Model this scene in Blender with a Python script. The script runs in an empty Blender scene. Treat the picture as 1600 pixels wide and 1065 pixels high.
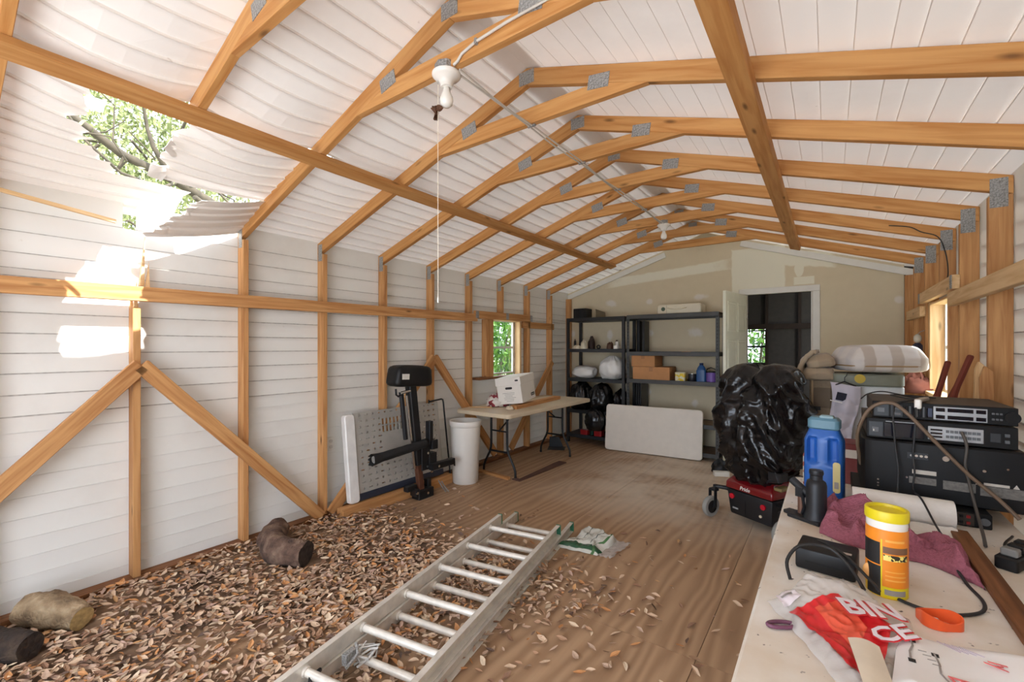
import bpy, bmesh, math, random
import numpy as np
from mathutils import Vector, Matrix, noise, Euler

random.seed(7)
rng = np.random.default_rng(7)
scene = bpy.context.scene
COL = scene.collection
R = math.radians

# ------------------------------------------------------------------ camera
cam_data = bpy.data.cameras.new('camera')
cam_data.sensor_fit = 'HORIZONTAL'
cam_data.sensor_width = 36.0
cam_data.lens = 685.1 / 1600.0 * 36.0
cam_data.shift_y = 8.65 / 1600.0
cam_data.clip_start = 0.05
cam_data.clip_end = 200
cam = bpy.data.objects.new('camera', cam_data)
COL.objects.link(cam)
cam.location = (0, 0, 1.45)
cam.rotation_euler = (R(90), 0, 0.6261)
scene.camera = cam

# ------------------------------------------------------------------ sky, sun, exposure
world = bpy.data.worlds.new('sky')
scene.world = world
world.use_nodes = True
wn = world.node_tree.nodes
wn['Background'].inputs['Color'].default_value = (0.81, 0.905, 1.05, 1)
wn['Background'].inputs['Strength'].default_value = 3.0

sun_data = bpy.data.lights.new('sun', 'SUN')
sun_data.energy = 9.0
sun_data.angle = R(0.6)
sun_data.color = (0.98, 0.97, 0.96)
sun = bpy.data.objects.new('sun', sun_data)
COL.objects.link(sun)
sun.location = (6, 3, 12)
sun_dir = Vector((-1.0, 0.05, -1.2)).normalized()
sun.rotation_euler = sun_dir.to_track_quat('-Z', 'Y').to_euler()

vs = scene.view_settings
vs.view_transform = 'Standard'
vs.look = 'None'
vs.exposure = 1.15
vs.gamma = 1.0
vs.use_curve_mapping = False

# ------------------------------------------------------------------ materials
MATS = {}

def _new(name):
    m = bpy.data.materials.new(name)
    m.use_nodes = True
    nt = m.node_tree
    return m, nt, nt.nodes, nt.links, nt.nodes['Principled BSDF']

def lin(c):
    return tuple(((x / 255) / 12.92 if x / 255 <= 0.04045 else ((x / 255 + 0.055) / 1.055) ** 2.4) for x in c)

def mat(name, rgb, rough=0.6, metal=0.0, var=0.08, scale=12.0, bump=0.0, spec=0.5, alpha=1.0, trans=0.0, coat=0.0):
    """plain surface: sRGB colour with a soft noise variation and optional fine bump"""
    if name in MATS:
        return MATS[name]
    m, nt, N, L, B = _new(name)
    c = lin(rgb)
    tc = N.new('ShaderNodeTexCoord')
    nz = N.new('ShaderNodeTexNoise'); nz.inputs['Scale'].default_value = scale; nz.inputs['Detail'].default_value = 5
    L.new(tc.outputs['Object'], nz.inputs['Vector'])
    cr = N.new('ShaderNodeValToRGB')
    cr.color_ramp.elements[0].position = 0.3; cr.color_ramp.elements[1].position = 0.7
    cr.color_ramp.elements[0].color = (*[max(0, x * (1 - var)) for x in c], 1)
    cr.color_ramp.elements[1].color = (*[min(1, x * (1 + var)) for x in c], 1)
    L.new(nz.outputs['Fac'], cr.inputs['Fac'])
    L.new(cr.outputs['Color'], B.inputs['Base Color'])
    B.inputs['Roughness'].default_value = rough
    B.inputs['Metallic'].default_value = metal
    B.inputs['Specular IOR Level'].default_value = spec
    B.inputs['Alpha'].default_value = alpha
    B.inputs['Transmission Weight'].default_value = trans
    B.inputs['Coat Weight'].default_value = coat
    if bump:
        bp = N.new('ShaderNodeBump'); bp.inputs['Strength'].default_value = bump; bp.inputs['Distance'].default_value = 0.01
        L.new(nz.outputs['Fac'], bp.inputs['Height']); L.new(bp.outputs['Normal'], B.inputs['Normal'])
    MATS[name] = m
    return m

def wood(name, light, dark, knots=0.5, along=2.2, across=34, rough=0.62, rnd=0.35):
    """sawn lumber: grain along local X, a few knots, each board a little different"""
    m, nt, N, L, B = _new(name)
    tc = N.new('ShaderNodeTexCoord'); oi = N.new('ShaderNodeObjectInfo')
    mul = N.new('ShaderNodeMath'); mul.operation = 'MULTIPLY'; mul.inputs[1].default_value = 57.0
    L.new(oi.outputs['Random'], mul.inputs[0])
    add = N.new('ShaderNodeVectorMath'); add.operation = 'ADD'
    L.new(tc.outputs['Object'], add.inputs[0]); L.new(mul.outputs[0], add.inputs[1])
    mp = N.new('ShaderNodeMapping'); mp.inputs['Scale'].default_value = (along, across, across)
    L.new(add.outputs[0], mp.inputs['Vector'])
    n1 = N.new('ShaderNodeTexNoise'); n1.inputs['Scale'].default_value = 1.0; n1.inputs['Detail'].default_value = 6; n1.inputs['Distortion'].default_value = 0.6
    L.new(mp.outputs[0], n1.inputs['Vector'])
    n2 = N.new('ShaderNodeTexNoise'); n2.inputs['Scale'].default_value = 3.0; n2.inputs['Detail'].default_value = 3
    L.new(add.outputs[0], n2.inputs['Vector'])
    cr = N.new('ShaderNodeValToRGB')
    cr.color_ramp.elements[0].position = 0.32; cr.color_ramp.elements[0].color = (*lin(dark), 1)
    cr.color_ramp.elements[1].position = 0.62; cr.color_ramp.elements[1].color = (*lin(light), 1)
    L.new(n1.outputs['Fac'], cr.inputs['Fac'])
    hs = N.new('ShaderNodeHueSaturation')
    mr = N.new('ShaderNodeMapRange'); mr.inputs['To Min'].default_value = 1 - rnd / 2; mr.inputs['To Max'].default_value = 1 + rnd / 2
    ml = N.new('ShaderNodeMath'); ml.operation = 'MULTIPLY_ADD'; ml.inputs[1].default_value = 0.6; ml.inputs[2].default_value = 0.2
    L.new(n2.outputs['Fac'], ml.inputs[0])
    av = N.new('ShaderNodeMath'); av.operation = 'MULTIPLY_ADD'; av.inputs[1].default_value = 0.5
    L.new(oi.outputs['Random'], av.inputs[0]); 
    hf = N.new('ShaderNodeMath'); hf.operation = 'MULTIPLY'; hf.inputs[1].default_value = 0.5
    L.new(ml.outputs[0], hf.inputs[0]); L.new(hf.outputs[0], av.inputs[2])
    L.new(av.outputs[0], mr.inputs['Value']); L.new(mr.outputs[0], hs.inputs['Value'])
    L.new(cr.outputs['Color'], hs.inputs['Color'])
    vm = N.new('ShaderNodeMapping'); vm.inputs['Scale'].default_value = (2.6, 9.0, 9.0)
    L.new(add.outputs[0], vm.inputs['Vector'])
    vo = N.new('ShaderNodeTexVoronoi'); vo.inputs['Scale'].default_value = 1.0
    L.new(vm.outputs[0], vo.inputs['Vector'])
    kr = N.new('ShaderNodeValToRGB')
    kr.color_ramp.elements[0].position = 0.04; kr.color_ramp.elements[0].color = (knots * 1.6 if knots * 1.6 < 1 else 1,) * 3 + (1,)
    kr.color_ramp.elements[1].position = 0.13; kr.color_ramp.elements[1].color = (0, 0, 0, 1)
    L.new(vo.outputs['Distance'], kr.inputs['Fac'])
    mx = N.new('ShaderNodeMix'); mx.data_type = 'RGBA'
    L.new(kr.outputs['Color'], mx.inputs[0]); L.new(hs.outputs['Color'], mx.inputs[6])
    mx.inputs[7].default_value = (*[x * 0.28 for x in lin(dark)], 1)
    L.new(mx.outputs[2], B.inputs['Base Color'])
    B.inputs['Roughness'].default_value = rough
    B.inputs['Specular IOR Level'].default_value = 0.3
    bp = N.new('ShaderNodeBump'); bp.inputs['Strength'].default_value = 0.15; bp.inputs['Distance'].default_value = 0.004
    L.new(n1.outputs['Fac'], bp.inputs['Height']); L.new(bp.outputs['Normal'], B.inputs['Normal'])
    MATS[name] = m
    return m

def stained_white(name, base, stain, amount=0.5, scale=1.6, rough=0.55, bump=0.05, thin=0.0):  # thin: translucency added to brighten the inside
    """painted sheet siding: white with faint scuffs and dirt specks"""
    m, nt, N, L, B = _new(name)
    tc = N.new('ShaderNodeTexCoord')
    geo = N.new('ShaderNodeNewGeometry')
    n1 = N.new('ShaderNodeTexNoise'); n1.inputs['Scale'].default_value = scale; n1.inputs['Detail'].default_value = 8; n1.inputs['Roughness'].default_value = 0.65
    L.new(geo.outputs['Position'], n1.inputs['Vector'])
    r1 = N.new('ShaderNodeValToRGB'); r1.color_ramp.elements[0].position = 0.5; r1.color_ramp.elements[1].position = 0.85
    r1.color_ramp.elements[0].color = (0, 0, 0, 1); r1.color_ramp.elements[1].color = (amount, amount, amount, 1)
    L.new(n1.outputs['Fac'], r1.inputs['Fac'])
    n2 = N.new('ShaderNodeTexNoise'); n2.inputs['Scale'].default_value = 24; n2.inputs['Detail'].default_value = 3
    L.new(geo.outputs['Position'], n2.inputs['Vector'])
    r2 = N.new('ShaderNodeValToRGB'); r2.color_ramp.elements[0].position = 0.735; r2.color_ramp.elements[1].position = 0.79
    r2.color_ramp.elements[0].color = (0, 0, 0, 1); r2.color_ramp.elements[1].color = (0.5, 0.5, 0.5, 1)
    L.new(n2.outputs['Fac'], r2.inputs['Fac'])
    ad = N.new('ShaderNodeMath'); ad.operation = 'ADD'; ad.use_clamp = True
    L.new(r1.outputs['Color'], ad.inputs[0]); L.new(r2.outputs['Color'], ad.inputs[1])
    mx = N.new('ShaderNodeMix'); mx.data_type = 'RGBA'
    mx.inputs[6].default_value = (*lin(base), 1); mx.inputs[7].default_value = (*lin(stain), 1)
    L.new(ad.outputs[0], mx.inputs[0]); L.new(mx.outputs[2], B.inputs['Base Color'])
    B.inputs['Roughness'].default_value = rough
    bp = N.new('ShaderNodeBump'); bp.inputs['Strength'].default_value = bump; bp.inputs['Distance'].default_value = 0.01
    L.new(n1.outputs['Fac'], bp.inputs['Height']); L.new(bp.outputs['Normal'], B.inputs['Normal'])
    if thin:   # translucency added so daylight through the sheets lifts ceiling and walls
        tl = N.new('ShaderNodeBsdfTranslucent'); L.new(mx.outputs[2], tl.inputs['Color'])
        ms = N.new('ShaderNodeMixShader'); ms.inputs[0].default_value = thin
        L.new(B.outputs[0], ms.inputs[1]); L.new(tl.outputs[0], ms.inputs[2])
        L.new(ms.outputs[0], N['Material Output'].inputs['Surface'])
    MATS[name] = m
    return m

PINE = wood('pine', (206, 152, 92), (182, 122, 64))
PINE_D = wood('pine_wall', (204, 152, 98), (170, 114, 66), knots=0.6)
PINE_P = wood('pine_pale', (226, 190, 142), (204, 160, 108), knots=0.5, rnd=0.15)
REDWOOD = wood('redwood_stain', (128, 60, 44), (92, 38, 28), knots=0.1, rnd=0.2)
OLDWOOD = wood('old_board', (140, 92, 56), (96, 58, 32), knots=0.3, rnd=0.2)
SIDING = stained_white('siding_paint', (236, 232, 225), (214, 204, 192), 0.5, thin=0.11)
ROOFW = stained_white('roof_sheet_paint', (236, 228, 219), (196, 184, 172), 0.45, scale=0.9, thin=0.029)
GALV = mat('galvanised', (158, 156, 152), 0.5, 0.35, var=0.45, scale=130, bump=0.9)
WHITEP = mat('white_paint', (228, 224, 214), 0.45, var=0.03)
BLACKP = mat('black_plastic', (26, 25, 25), 0.45, var=0.15, spec=0.3)
BLACKM = mat('black_metal', (30, 31, 33), 0.38, 0.3, var=0.2)
STEELG = mat('grey_shelf_metal', (70, 70, 69), 0.5, 0.2, var=0.12)
CHROME = mat('chrome', (210, 210, 208), 0.2, 1.0, var=0.05)
ALU = mat('aluminium', (224, 217, 205), 0.42, 0.35, var=0.12, scale=18, bump=0.04)
RED = mat('red_plastic', (150, 24, 28), 0.3, var=0.06)

# ------------------------------------------------------------------ mesh helpers
class MB:
    def __init__(self):
        self.v, self.f, self.m = [], [], []
    def add(self, vs_, fs, M=None, mi=0):
        o = len(self.v)
        for p in vs_:
            p = Vector(p)
            self.v.append(tuple(M @ p) if M is not None else tuple(p))
        for q in fs:
            self.f.append([o + i for i in q]); self.m.append(mi)
        return self
    def box(self, c, s, M=None, mi=0, taper=1.0):
        x, y, z = c; a, b, d = s[0] / 2, s[1] / 2, s[2] / 2
        t = taper
        vs_ = [(x - a, y - b, z - d), (x + a, y - b, z - d), (x + a, y + b, z - d), (x - a, y + b, z - d),
               (x - a * t, y - b * t, z + d), (x + a * t, y - b * t, z + d), (x + a * t, y + b * t, z + d), (x - a * t, y + b * t, z + d)]
        return self.add(vs_, [(3, 2, 1, 0), (4, 5, 6, 7), (0, 1, 5, 4), (1, 2, 6, 5), (2, 3, 7, 6), (3, 0, 4, 7)], M, mi)
    def rbox(self, c, s, r, M=None, mi=0, axis='z', n=4):
        """box with rounded corners seen along axis"""
        prof = rrect(*( (s[0], s[1]) if axis == 'z' else (s[0], s[2]) if axis == 'y' else (s[1], s[2])), r, n)
        h = (s[2] if axis == 'z' else s[1] if axis == 'y' else s[0]) / 2
        k = len(prof)
        def P(a, b, t):
            q = (a, b, t) if axis == 'z' else (a, -t, b) if axis == 'y' else (t, a, b)
            return (q[0] + c[0], q[1] + c[1], q[2] + c[2])
        vs_ = [P(a, b, -h) for a, b in prof] + [P(a, b, h) for a, b in prof]
        fs = [tuple(range(k - 1, -1, -1)), tuple(range(k, 2 * k))]
        fs += [(i, (i + 1) % k, k + (i + 1) % k, k + i) for i in range(k)]
        return self.add(vs_, fs, M, mi)
    def prism(self, poly, t, M=None, mi=0):
        """polygon in local xy extruded from z=0 to z=t"""
        k = len(poly)
        vs_ = [(a, b, 0) for a, b in poly] + [(a, b, t) for a, b in poly]
        fs = [tuple(range(k - 1, -1, -1)), tuple(range(k, 2 * k))]
        fs += [(i, (i + 1) % k, k + (i + 1) % k, k + i) for i in range(k)]
        return self.add(vs_, fs, M, mi)
    def tube(self, pts, r, n=8, closed=False, mi=0, caps=True, M=None):
        pts = [Vector(p) for p in pts]
        k = len(pts)
        rs = r if isinstance(r, (list, tuple)) else [r] * k
        vs_, fs = [], []
        prev = None
        for i, p in enumerate(pts):
            if closed:
                d = pts[(i + 1) % k] - pts[i - 1]
            else:
                d = pts[min(i + 1, k - 1)] - pts[max(i - 1, 0)]
            d = d.normalized() if d.length > 1e-9 else Vector((0, 0, 1))
            if prev is None:
                a = d.orthogonal().normalized()
            else:
                a = (prev - d * prev.dot(d))
                a = a.normalized() if a.length > 1e-6 else d.orthogonal().normalized()
            prev = a
            b = d.cross(a)
            for j in range(n):
                t = 2 * math.pi * j / n
                vs_.append(p + (a * math.cos(t) + b * math.sin(t)) * rs[i])
        lim = k if closed else k - 1
        for i in range(lim):
            for j in range(n):
                i2 = (i + 1) % k; j2 = (j + 1) % n
                fs.append((i * n + j, i * n + j2, i2 * n + j2, i2 * n + j))
        if caps and not closed:
            fs.append(tuple(range(n - 1, -1, -1)))
            fs.append(tuple((k - 1) * n + j for j in range(n)))
        return self.add(vs_, fs, M, mi)
    def cyl(self, p0, p1, r0, r1=None, n=16, mi=0, M=None):
        return self.tube([p0, p1], [r0, r0 if r1 is None else r1], n, mi=mi, M=M)
    def lathe(self, prof, n=24, M=None, mi=0, sx=1.0, sy=1.0, cap=True):
        k = len(prof); vs_, fs = [], []
        for r_, z in prof:
            for j in range(n):
                t = 2 * math.pi * j / n
                vs_.append((r_ * math.cos(t) * sx, r_ * math.sin(t) * sy, z))
        for i in range(k - 1):
            for j in range(n):
                j2 = (j + 1) % n
                fs.append((i * n + j, i * n + j2, (i + 1) * n + j2, (i + 1) * n + j))
        if cap:
            fs.append(tuple(range(n - 1, -1, -1))); fs.append(tuple((k - 1) * n + j for j in range(n)))
        return self.add(vs_, fs, M, mi)
    def sheet(self, fn, nu, nv, t=0.0, M=None, mi=0):
        """surface fn(u,v) on a grid; with t>0 a closed shell of that thickness"""
        P = [[Vector(fn(i / nu, j / nv)) for j in range(nv + 1)] for i in range(nu + 1)]
        w = nv + 1
        vs_ = [p for row in P for p in row]
        fs = [(i * w + j, (i + 1) * w + j, (i + 1) * w + j + 1, i * w + j + 1) for i in range(nu) for j in range(nv)]
        if t:
            nn = []
            for i in range(nu + 1):
                for j in range(nv + 1):
                    du = P[min(i + 1, nu)][j] - P[max(i - 1, 0)][j]
                    dv = P[i][min(j + 1, nv)] - P[i][max(j - 1, 0)]
                    q = du.cross(dv)
                    nn.append(q.normalized() if q.length > 1e-12 else Vector((0, 0, 1)))
            o = len(vs_)
            vs_ = vs_ + [p - q * t for p, q in zip(vs_, nn)]
            fs = fs + [tuple(reversed([o + a for a in q])) for q in fs]
            ring = [i * w for i in range(nu + 1)] + [nu * w + j for j in range(1, nv + 1)] + [i * w + nv for i in range(nu - 1, -1, -1)] + [j for j in range(nv - 1, 0, -1)]
            for a, b in zip(ring, ring[1:] + ring[:1]):
                fs.append((b, a, o + a, o + b))
        return self.add(vs_, fs, M, mi)
    def blob(self, fn, nu=28, nv=16, M=None, mi=0):
        """closed surface fn(direction)->radius vector on a sphere grid"""
        vs_, fs = [], []
        vs_.append(fn(Vector((0, 0, -1))))
        for i in range(1, nv):
            th = math.pi * i / nv - math.pi / 2
            for j in range(nu):
                ph = 2 * math.pi * j / nu
                vs_.append(fn(Vector((math.cos(th) * math.cos(ph), math.cos(th) * math.sin(ph), math.sin(th)))))
        vs_.append(fn(Vector((0, 0, 1))))
        last = len(vs_) - 1
        for j in range(nu):
            fs.append((0, 1 + (j + 1) % nu, 1 + j))
            for i in range(nv - 2):
                a = 1 + i * nu + j; b = 1 + i * nu + (j + 1) % nu
                fs.append((a, b, b + nu, a + nu))
            fs.append((1 + (nv - 2) * nu + j, 1 + (nv - 2) * nu + (j + 1) % nu, last))
        return self.add(vs_, fs, M, mi)
    def mesh(self, name):
        me = bpy.data.meshes.new(name)
        me.from_pydata([tuple(p) for p in self.v], [], self.f)
        me.polygons.foreach_set('material_index', self.m)
        return me
    def build(self, name, mats, parent=None, loc=(0, 0, 0), rot=(0, 0, 0), smooth=None, bevel=0.0, seg=1):
        me = self.mesh(name)
        if bevel:
            bm = bmesh.new(); bm.from_mesh(me)
            es = [e for e in bm.edges if len(e.link_faces) == 2 and e.calc_face_angle(0) > R(40)]
            bmesh.ops.bevel(bm, geom=es, offset=bevel, segments=seg, affect='EDGES', profile=0.5, clamp_overlap=True)
            bm.to_mesh(me); bm.free()
        if not isinstance(mats, (list, tuple)):
            mats = [mats]
        for m in mats:
            me.materials.append(m)
        if smooth is not None:
            me.polygons.foreach_set('use_smooth', [True] * len(me.polygons))
            if smooth < 180:
                me.set_sharp_from_angle(angle=R(smooth))
        me.update()
        o = bpy.data.objects.new(name, me)
        COL.objects.link(o)
        o.location = loc; o.rotation_euler = rot
        if parent is not None:
            o.parent = parent
        return o

def rrect(w, h, r, n=4):
    pts = []
    for cx, cy, a0 in ((w / 2 - r, h / 2 - r, 0), (-w / 2 + r, h / 2 - r, 90), (-w / 2 + r, -h / 2 + r, 180), (w / 2 - r, -h / 2 + r, 270)):
        for i in range(n + 1):
            a = R(a0 + 90 * i / n)
            pts.append((cx + r * math.cos(a), cy + r * math.sin(a)))
    return pts

def frame(o, x, y):
    """matrix with origin o, local X along x, local Y near y"""
    x = Vector(x).normalized(); y = Vector(y)
    z = x.cross(y).normalized(); y = z.cross(x)
    return Matrix(((x[0], y[0], z[0], o[0]), (x[1], y[1], z[1], o[1]), (x[2], y[2], z[2], o[2]), (0, 0, 0, 1)))

def beam(name, p0, p1, ydir, y0, y1, z0, z1, m, parent=None, cut0=0.0, cut1=0.0, bevel=0.0025):
    """sawn board from p0 to p1; section y0..y1 by z0..z1 in its own frame; cuts shear the ends"""
    p0, p1 = Vector(p0), Vector(p1)
    Ln = (p1 - p0).length
    b = MB()
    vs_ = []
    for x, c in ((0, cut0), (Ln, cut1)):
        for (y, z) in ((y0, z0), (y1, z0), (y1, z1), (y0, z1)):
            vs_.append((x + c * z, y, z))
    b.add(vs_, [(3, 2, 1, 0), (4, 5, 6, 7), (0, 1, 5, 4), (1, 2, 6, 5), (2, 3, 7, 6), (3, 0, 4, 7)])
    o = b.build(name, m, parent, bevel=bevel)
    o.matrix_local = frame(p0, p1 - p0, ydir)
    return o

def props(o, label=None, cat=None, group=None, kind=None):
    if label: o['label'] = label
    if cat: o['category'] = cat
    if group: o['group'] = group
    if kind: o['kind'] = kind
    return o

def thing(name, label, cat, loc=(0, 0, 0), rz=0.0, group=None, kind=None):
    o = bpy.data.objects.new(name, None)
    o.empty_display_size = 0.1
    COL.objects.link(o)
    o.location = loc; o.rotation_euler = (0, 0, rz)
    return props(o, label, cat, group, kind)

def struct(name, label=None, cat=None):
    return thing(name, label, cat, kind='structure')

def text_mesh(name, body, size, m, parent, M, extrude=0.0006, shear=0.0, bold=0.0):
    cu = bpy.data.curves.new(name, 'FONT')
    cu.body = body; cu.size = size; cu.extrude = extrude; cu.shear = shear; cu.offset = bold
    cu.align_x = 'CENTER'; cu.align_y = 'CENTER'; cu.resolution_u = 2
    t = bpy.data.objects.new(name, cu); COL.objects.link(t)
    dg = bpy.context.evaluated_depsgraph_get(); dg.update()
    me = bpy.data.meshes.new_from_object(t.evaluated_get(dg))
    bpy.data.objects.remove(t); bpy.data.curves.remove(cu)
    me.materials.clear(); me.materials.append(m)
    o = bpy.data.objects.new(name, me); COL.objects.link(o)
    if parent is not None: o.parent = parent
    o.matrix_local = M
    return o

def fbm(p, s=1.0, o=4):
    return noise.fractal(Vector(p) * s, 1.0, 2.0, o)
def ridge(p, s=1.0):
    return 1.0 - abs(noise.noise(Vector(p) * s)) * 2.0

# ================================================================== THE SHED
XL, XSL, XR, XSR = -3.436, -3.525, 0.670, 0.759
SP, Y0 = 0.62, 1.4696
RX, RZ, EZ = -1.383, 3.02, 2.32
SL = (RZ - EZ) / (RX - XSL)
YF, YB = -1.25, 6.45
def yk(k): return Y0 + k * SP - 0.038
ANG = math.atan(SL)

# ------------------------------------------------------------------ floor and ground
def plywood_mat():
    m, nt, N, L, B = _new('plywood_floor')
    geo = N.new('ShaderNodeNewGeometry'); oi = N.new('ShaderNodeObjectInfo')
    mul = N.new('ShaderNodeMath'); mul.operation = 'MULTIPLY'; mul.inputs[1].default_value = 31.0
    L.new(oi.outputs['Random'], mul.inputs[0])
    add = N.new('ShaderNodeVectorMath'); add.operation = 'ADD'
    L.new(geo.outputs['Position'], add.inputs[0]); L.new(mul.outputs[0], add.inputs[1])
    mp = N.new('ShaderNodeMapping'); mp.inputs['Scale'].default_value = (1.5, 0.30, 1)
    L.new(add.outputs[0], mp.inputs['Vector'])
    wv = N.new('ShaderNodeTexWave'); wv.inputs['Scale'].default_value = 2.9; wv.inputs['Distortion'].default_value = 16.0
    wv.inputs['Detail'].default_value = 2.5; wv.inputs['Detail Scale'].default_value = 0.75
    L.new(mp.outputs[0], wv.inputs['Vector'])
    mp2 = N.new('ShaderNodeMapping'); mp2.inputs['Scale'].default_value = (60, 3, 1)
    L.new(add.outputs[0], mp2.inputs['Vector'])
    fz = N.new('ShaderNodeTexNoise'); fz.inputs['Scale'].default_value = 1.0; fz.inputs['Detail'].default_value = 5
    L.new(mp2.outputs[0], fz.inputs['Vector'])
    cr = N.new('ShaderNodeValToRGB')
    cr.color_ramp.elements[0].position = 0.05; cr.color_ramp.elements[0].color = (*lin((156, 122, 92)), 1)
    cr.color_ramp.elements[1].position = 0.95; cr.color_ramp.elements[1].color = (*lin((188, 154, 120)), 1)
    mixw = N.new('ShaderNodeMath'); mixw.operation = 'MULTIPLY_ADD'; mixw.inputs[1].default_value = 0.62
    f2 = N.new('ShaderNodeMath'); f2.operation = 'MULTIPLY'; f2.inputs[1].default_value = 0.38
    L.new(fz.outputs['Fac'], f2.inputs[0]); L.new(wv.outputs['Fac'], mixw.inputs[0]); L.new(f2.outputs[0], mixw.inputs[2])
    L.new(mixw.outputs[0], cr.inputs['Fac'])
    # damp, dark stains where the litter lies; pale dust on the walked middle
    sp = N.new('ShaderNodeSeparateXYZ'); L.new(geo.outputs['Position'], sp.inputs[0])
    big = N.new('ShaderNodeTexNoise'); big.inputs['Scale'].default_value = 1.7; big.inputs['Detail'].default_value = 6; big.inputs['Roughness'].default_value = 0.6
    L.new(geo.outputs['Position'], big.inputs['Vector'])
    def smooth(sock, a, b):
        r = N.new('ShaderNodeMapRange'); r.interpolation_type = 'SMOOTHSTEP'
        r.inputs['From Min'].default_value = a; r.inputs['From Max'].default_value = b
        L.new(sock, r.inputs['Value']); return r.outputs[0]
    def math2(op, a, b):
        q = N.new('ShaderNodeMath'); q.operation = op; q.use_clamp = True
        for i, s_ in enumerate((a, b)):
            if isinstance(s_, (int, float)): q.inputs[i].default_value = s_
            else: L.new(s_, q.inputs[i])
        return q.outputs[0]
    damp = math2('MULTIPLY', smooth(sp.outputs[0], -1.1, -2.2), smooth(sp.outputs[1], 3.2, 2.0))
    damp = math2('MULTIPLY', damp, smooth(big.outputs['Fac'], 0.3, 0.62))
    dust = math2('MULTIPLY', smooth(sp.outputs[1], 3.2, 4.3), smooth(big.outputs['Fac'], 0.25, 0.6))
    dust = math2('MULTIPLY', dust, smooth(sp.outputs[0], -2.9, -1.6))
    m1 = N.new('ShaderNodeMix'); m1.data_type = 'RGBA'; m1.inputs[7].default_value = (*lin((92, 70, 56)), 1)
    L.new(math2('MULTIPLY', damp, 0.85), m1.inputs[0]); L.new(cr.outputs['Color'], m1.inputs[6])
    m2 = N.new('ShaderNodeMix'); m2.data_type = 'RGBA'; m2.inputs[7].default_value = (*lin((226, 212, 192)), 1)
    L.new(math2('MULTIPLY', dust, 0.8), m2.inputs[0]); L.new(m1.outputs[2], m2.inputs[6])
    L.new(m2.outputs[2], B.inputs['Base Color'])
    B.inputs['Roughness'].default_value = 0.6; B.inputs['Specular IOR Level'].default_value = 0.35
    bp = N.new('ShaderNodeBump'); bp.inputs['Strength'].default_value = 0.25; bp.inputs['Distance'].default_value = 0.004
    L.new(mixw.outputs[0], bp.inputs['Height']); L.new(bp.outputs['Normal'], B.inputs['Normal'])
    return m
PLY = plywood_mat()
floor = struct('floor')
xs = [XSL, -2.94, -1.72, -0.5, XSR]
ys = [YF, -0.30, 2.14, 4.58, YB]
for i in range(4):
    for j in range(4):
        off = 0.0 if i != 1 else 0.0
        g = 0.0015
        MB().box(((xs[i] + xs[i + 1]) / 2, (ys[j] + ys[j + 1]) / 2, -0.009), (xs[i + 1] - xs[i] - 2 * g, ys[j + 1] - ys[j] - 2 * g, 0.018)).build('plywood_sheet', PLY, floor)
MB().box(((XSL + XSR) / 2, (YF + YB) / 2, -0.07), (XSR - XSL, YB - YF, 0.1)).build('floor_deck', mat('deck_dark', (60, 45, 34), 0.9), floor)
ground = MB().box((0, 4, -0.32), (90, 90, 0.2)).build('ground', mat('dry_ground', (150, 150, 128), 0.95, var=0.2, scale=1.5))
bounce_slab = MB().box((-1.4, -8.3, -0.16), (16, 14, 0.14)).build('light_bounce_slab', mat('pale_bounce', (194, 196, 198), 0.9, var=0.06, scale=3))  # unseen pale slab added to bounce sunlight up onto the ceiling
props(bounce_slab, kind='structure')
props(ground, kind='structure')

# ------------------------------------------------------------------ roof sheets (lapped courses running along the shed)
ceiling = struct('ceiling')
joints = [-0.10, -0.0185, 0.087, 0.191, 0.297, 0.403, 0.509, 0.582]
while joints[-1] < 1.42: joints.append(joints[-1] + 0.1055)
joints.append(joints[-1] + 0.073)
while joints[-1] < 2.05: joints.append(joints[-1] + 0.1055)
joints[-1] = RX - XSL + 0.01
def sag(e, y):
    k = math.floor((y - yk(-3) - 0.019) / SP) - 3
    t = (y - yk(k) - 0.019) / SP
    amp = {-3: 0.05, -2: 0.07, -1: 0.06, 0: 0.022}.get(k, 0.0)
    if amp == 0: return 0.0
    w = math.exp(-((e - 0.95) / 0.5) ** 2)
    d = amp * w * math.sin(math.pi * t) ** 0.8 if 0 < t < 1 else 0
    cr_ = 0.014 * noise.noise(Vector((e * 5.0, y * 4.0, 3.1))) * w * (math.sin(math.pi * t) if 0 < t < 1 else 0)
    return -d + cr_
def course(side, e0, e1, ya, yb, nu=1, ragged0=0.0, ragged1=0.0, curl0=0.0):
    """one lapped course from eave distance e0 (lower) to e1 (upper)"""
    b = MB()
    eL = e0 - 0.003
    nv = 3 if (ragged0 or ragged1) else 1
    def fn(u, v):
        v = (v * (nv + 1) - 1) / nv
        lip = v < -1e-6
        v = max(v, 0.0)
        e = eL + (e1 - eL) * v
        a_ = ya + ragged0 * noise.noise(Vector((e * 9, 1.7, 0))); b_ = yb + ragged1 * noise.noise(Vector((e * 9, 5.7, 0)))
        y = a_ + (b_ - a_) * u
        lift = (0.004 + 0.015 * (1 - v)) if not lip else 0.0035
        z = EZ + SL * e + lift + (sag(e, y) if side < 0 else 0)
        if curl0 and u < 0.25: z -= curl0 * (1 - u / 0.25) ** 2
        x = XSL + e if side < 0 else XSR - e
        return (x, y, z)
    if side < 0:
        b.sheet(fn, nu, nv + 1)
    else:
        b.sheet(lambda u, v: fn(1 - u, v), nu, nv + 1)
    return b.build('roof_course', ROOFW, ceiling)
YE = YB + 0.1
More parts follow.
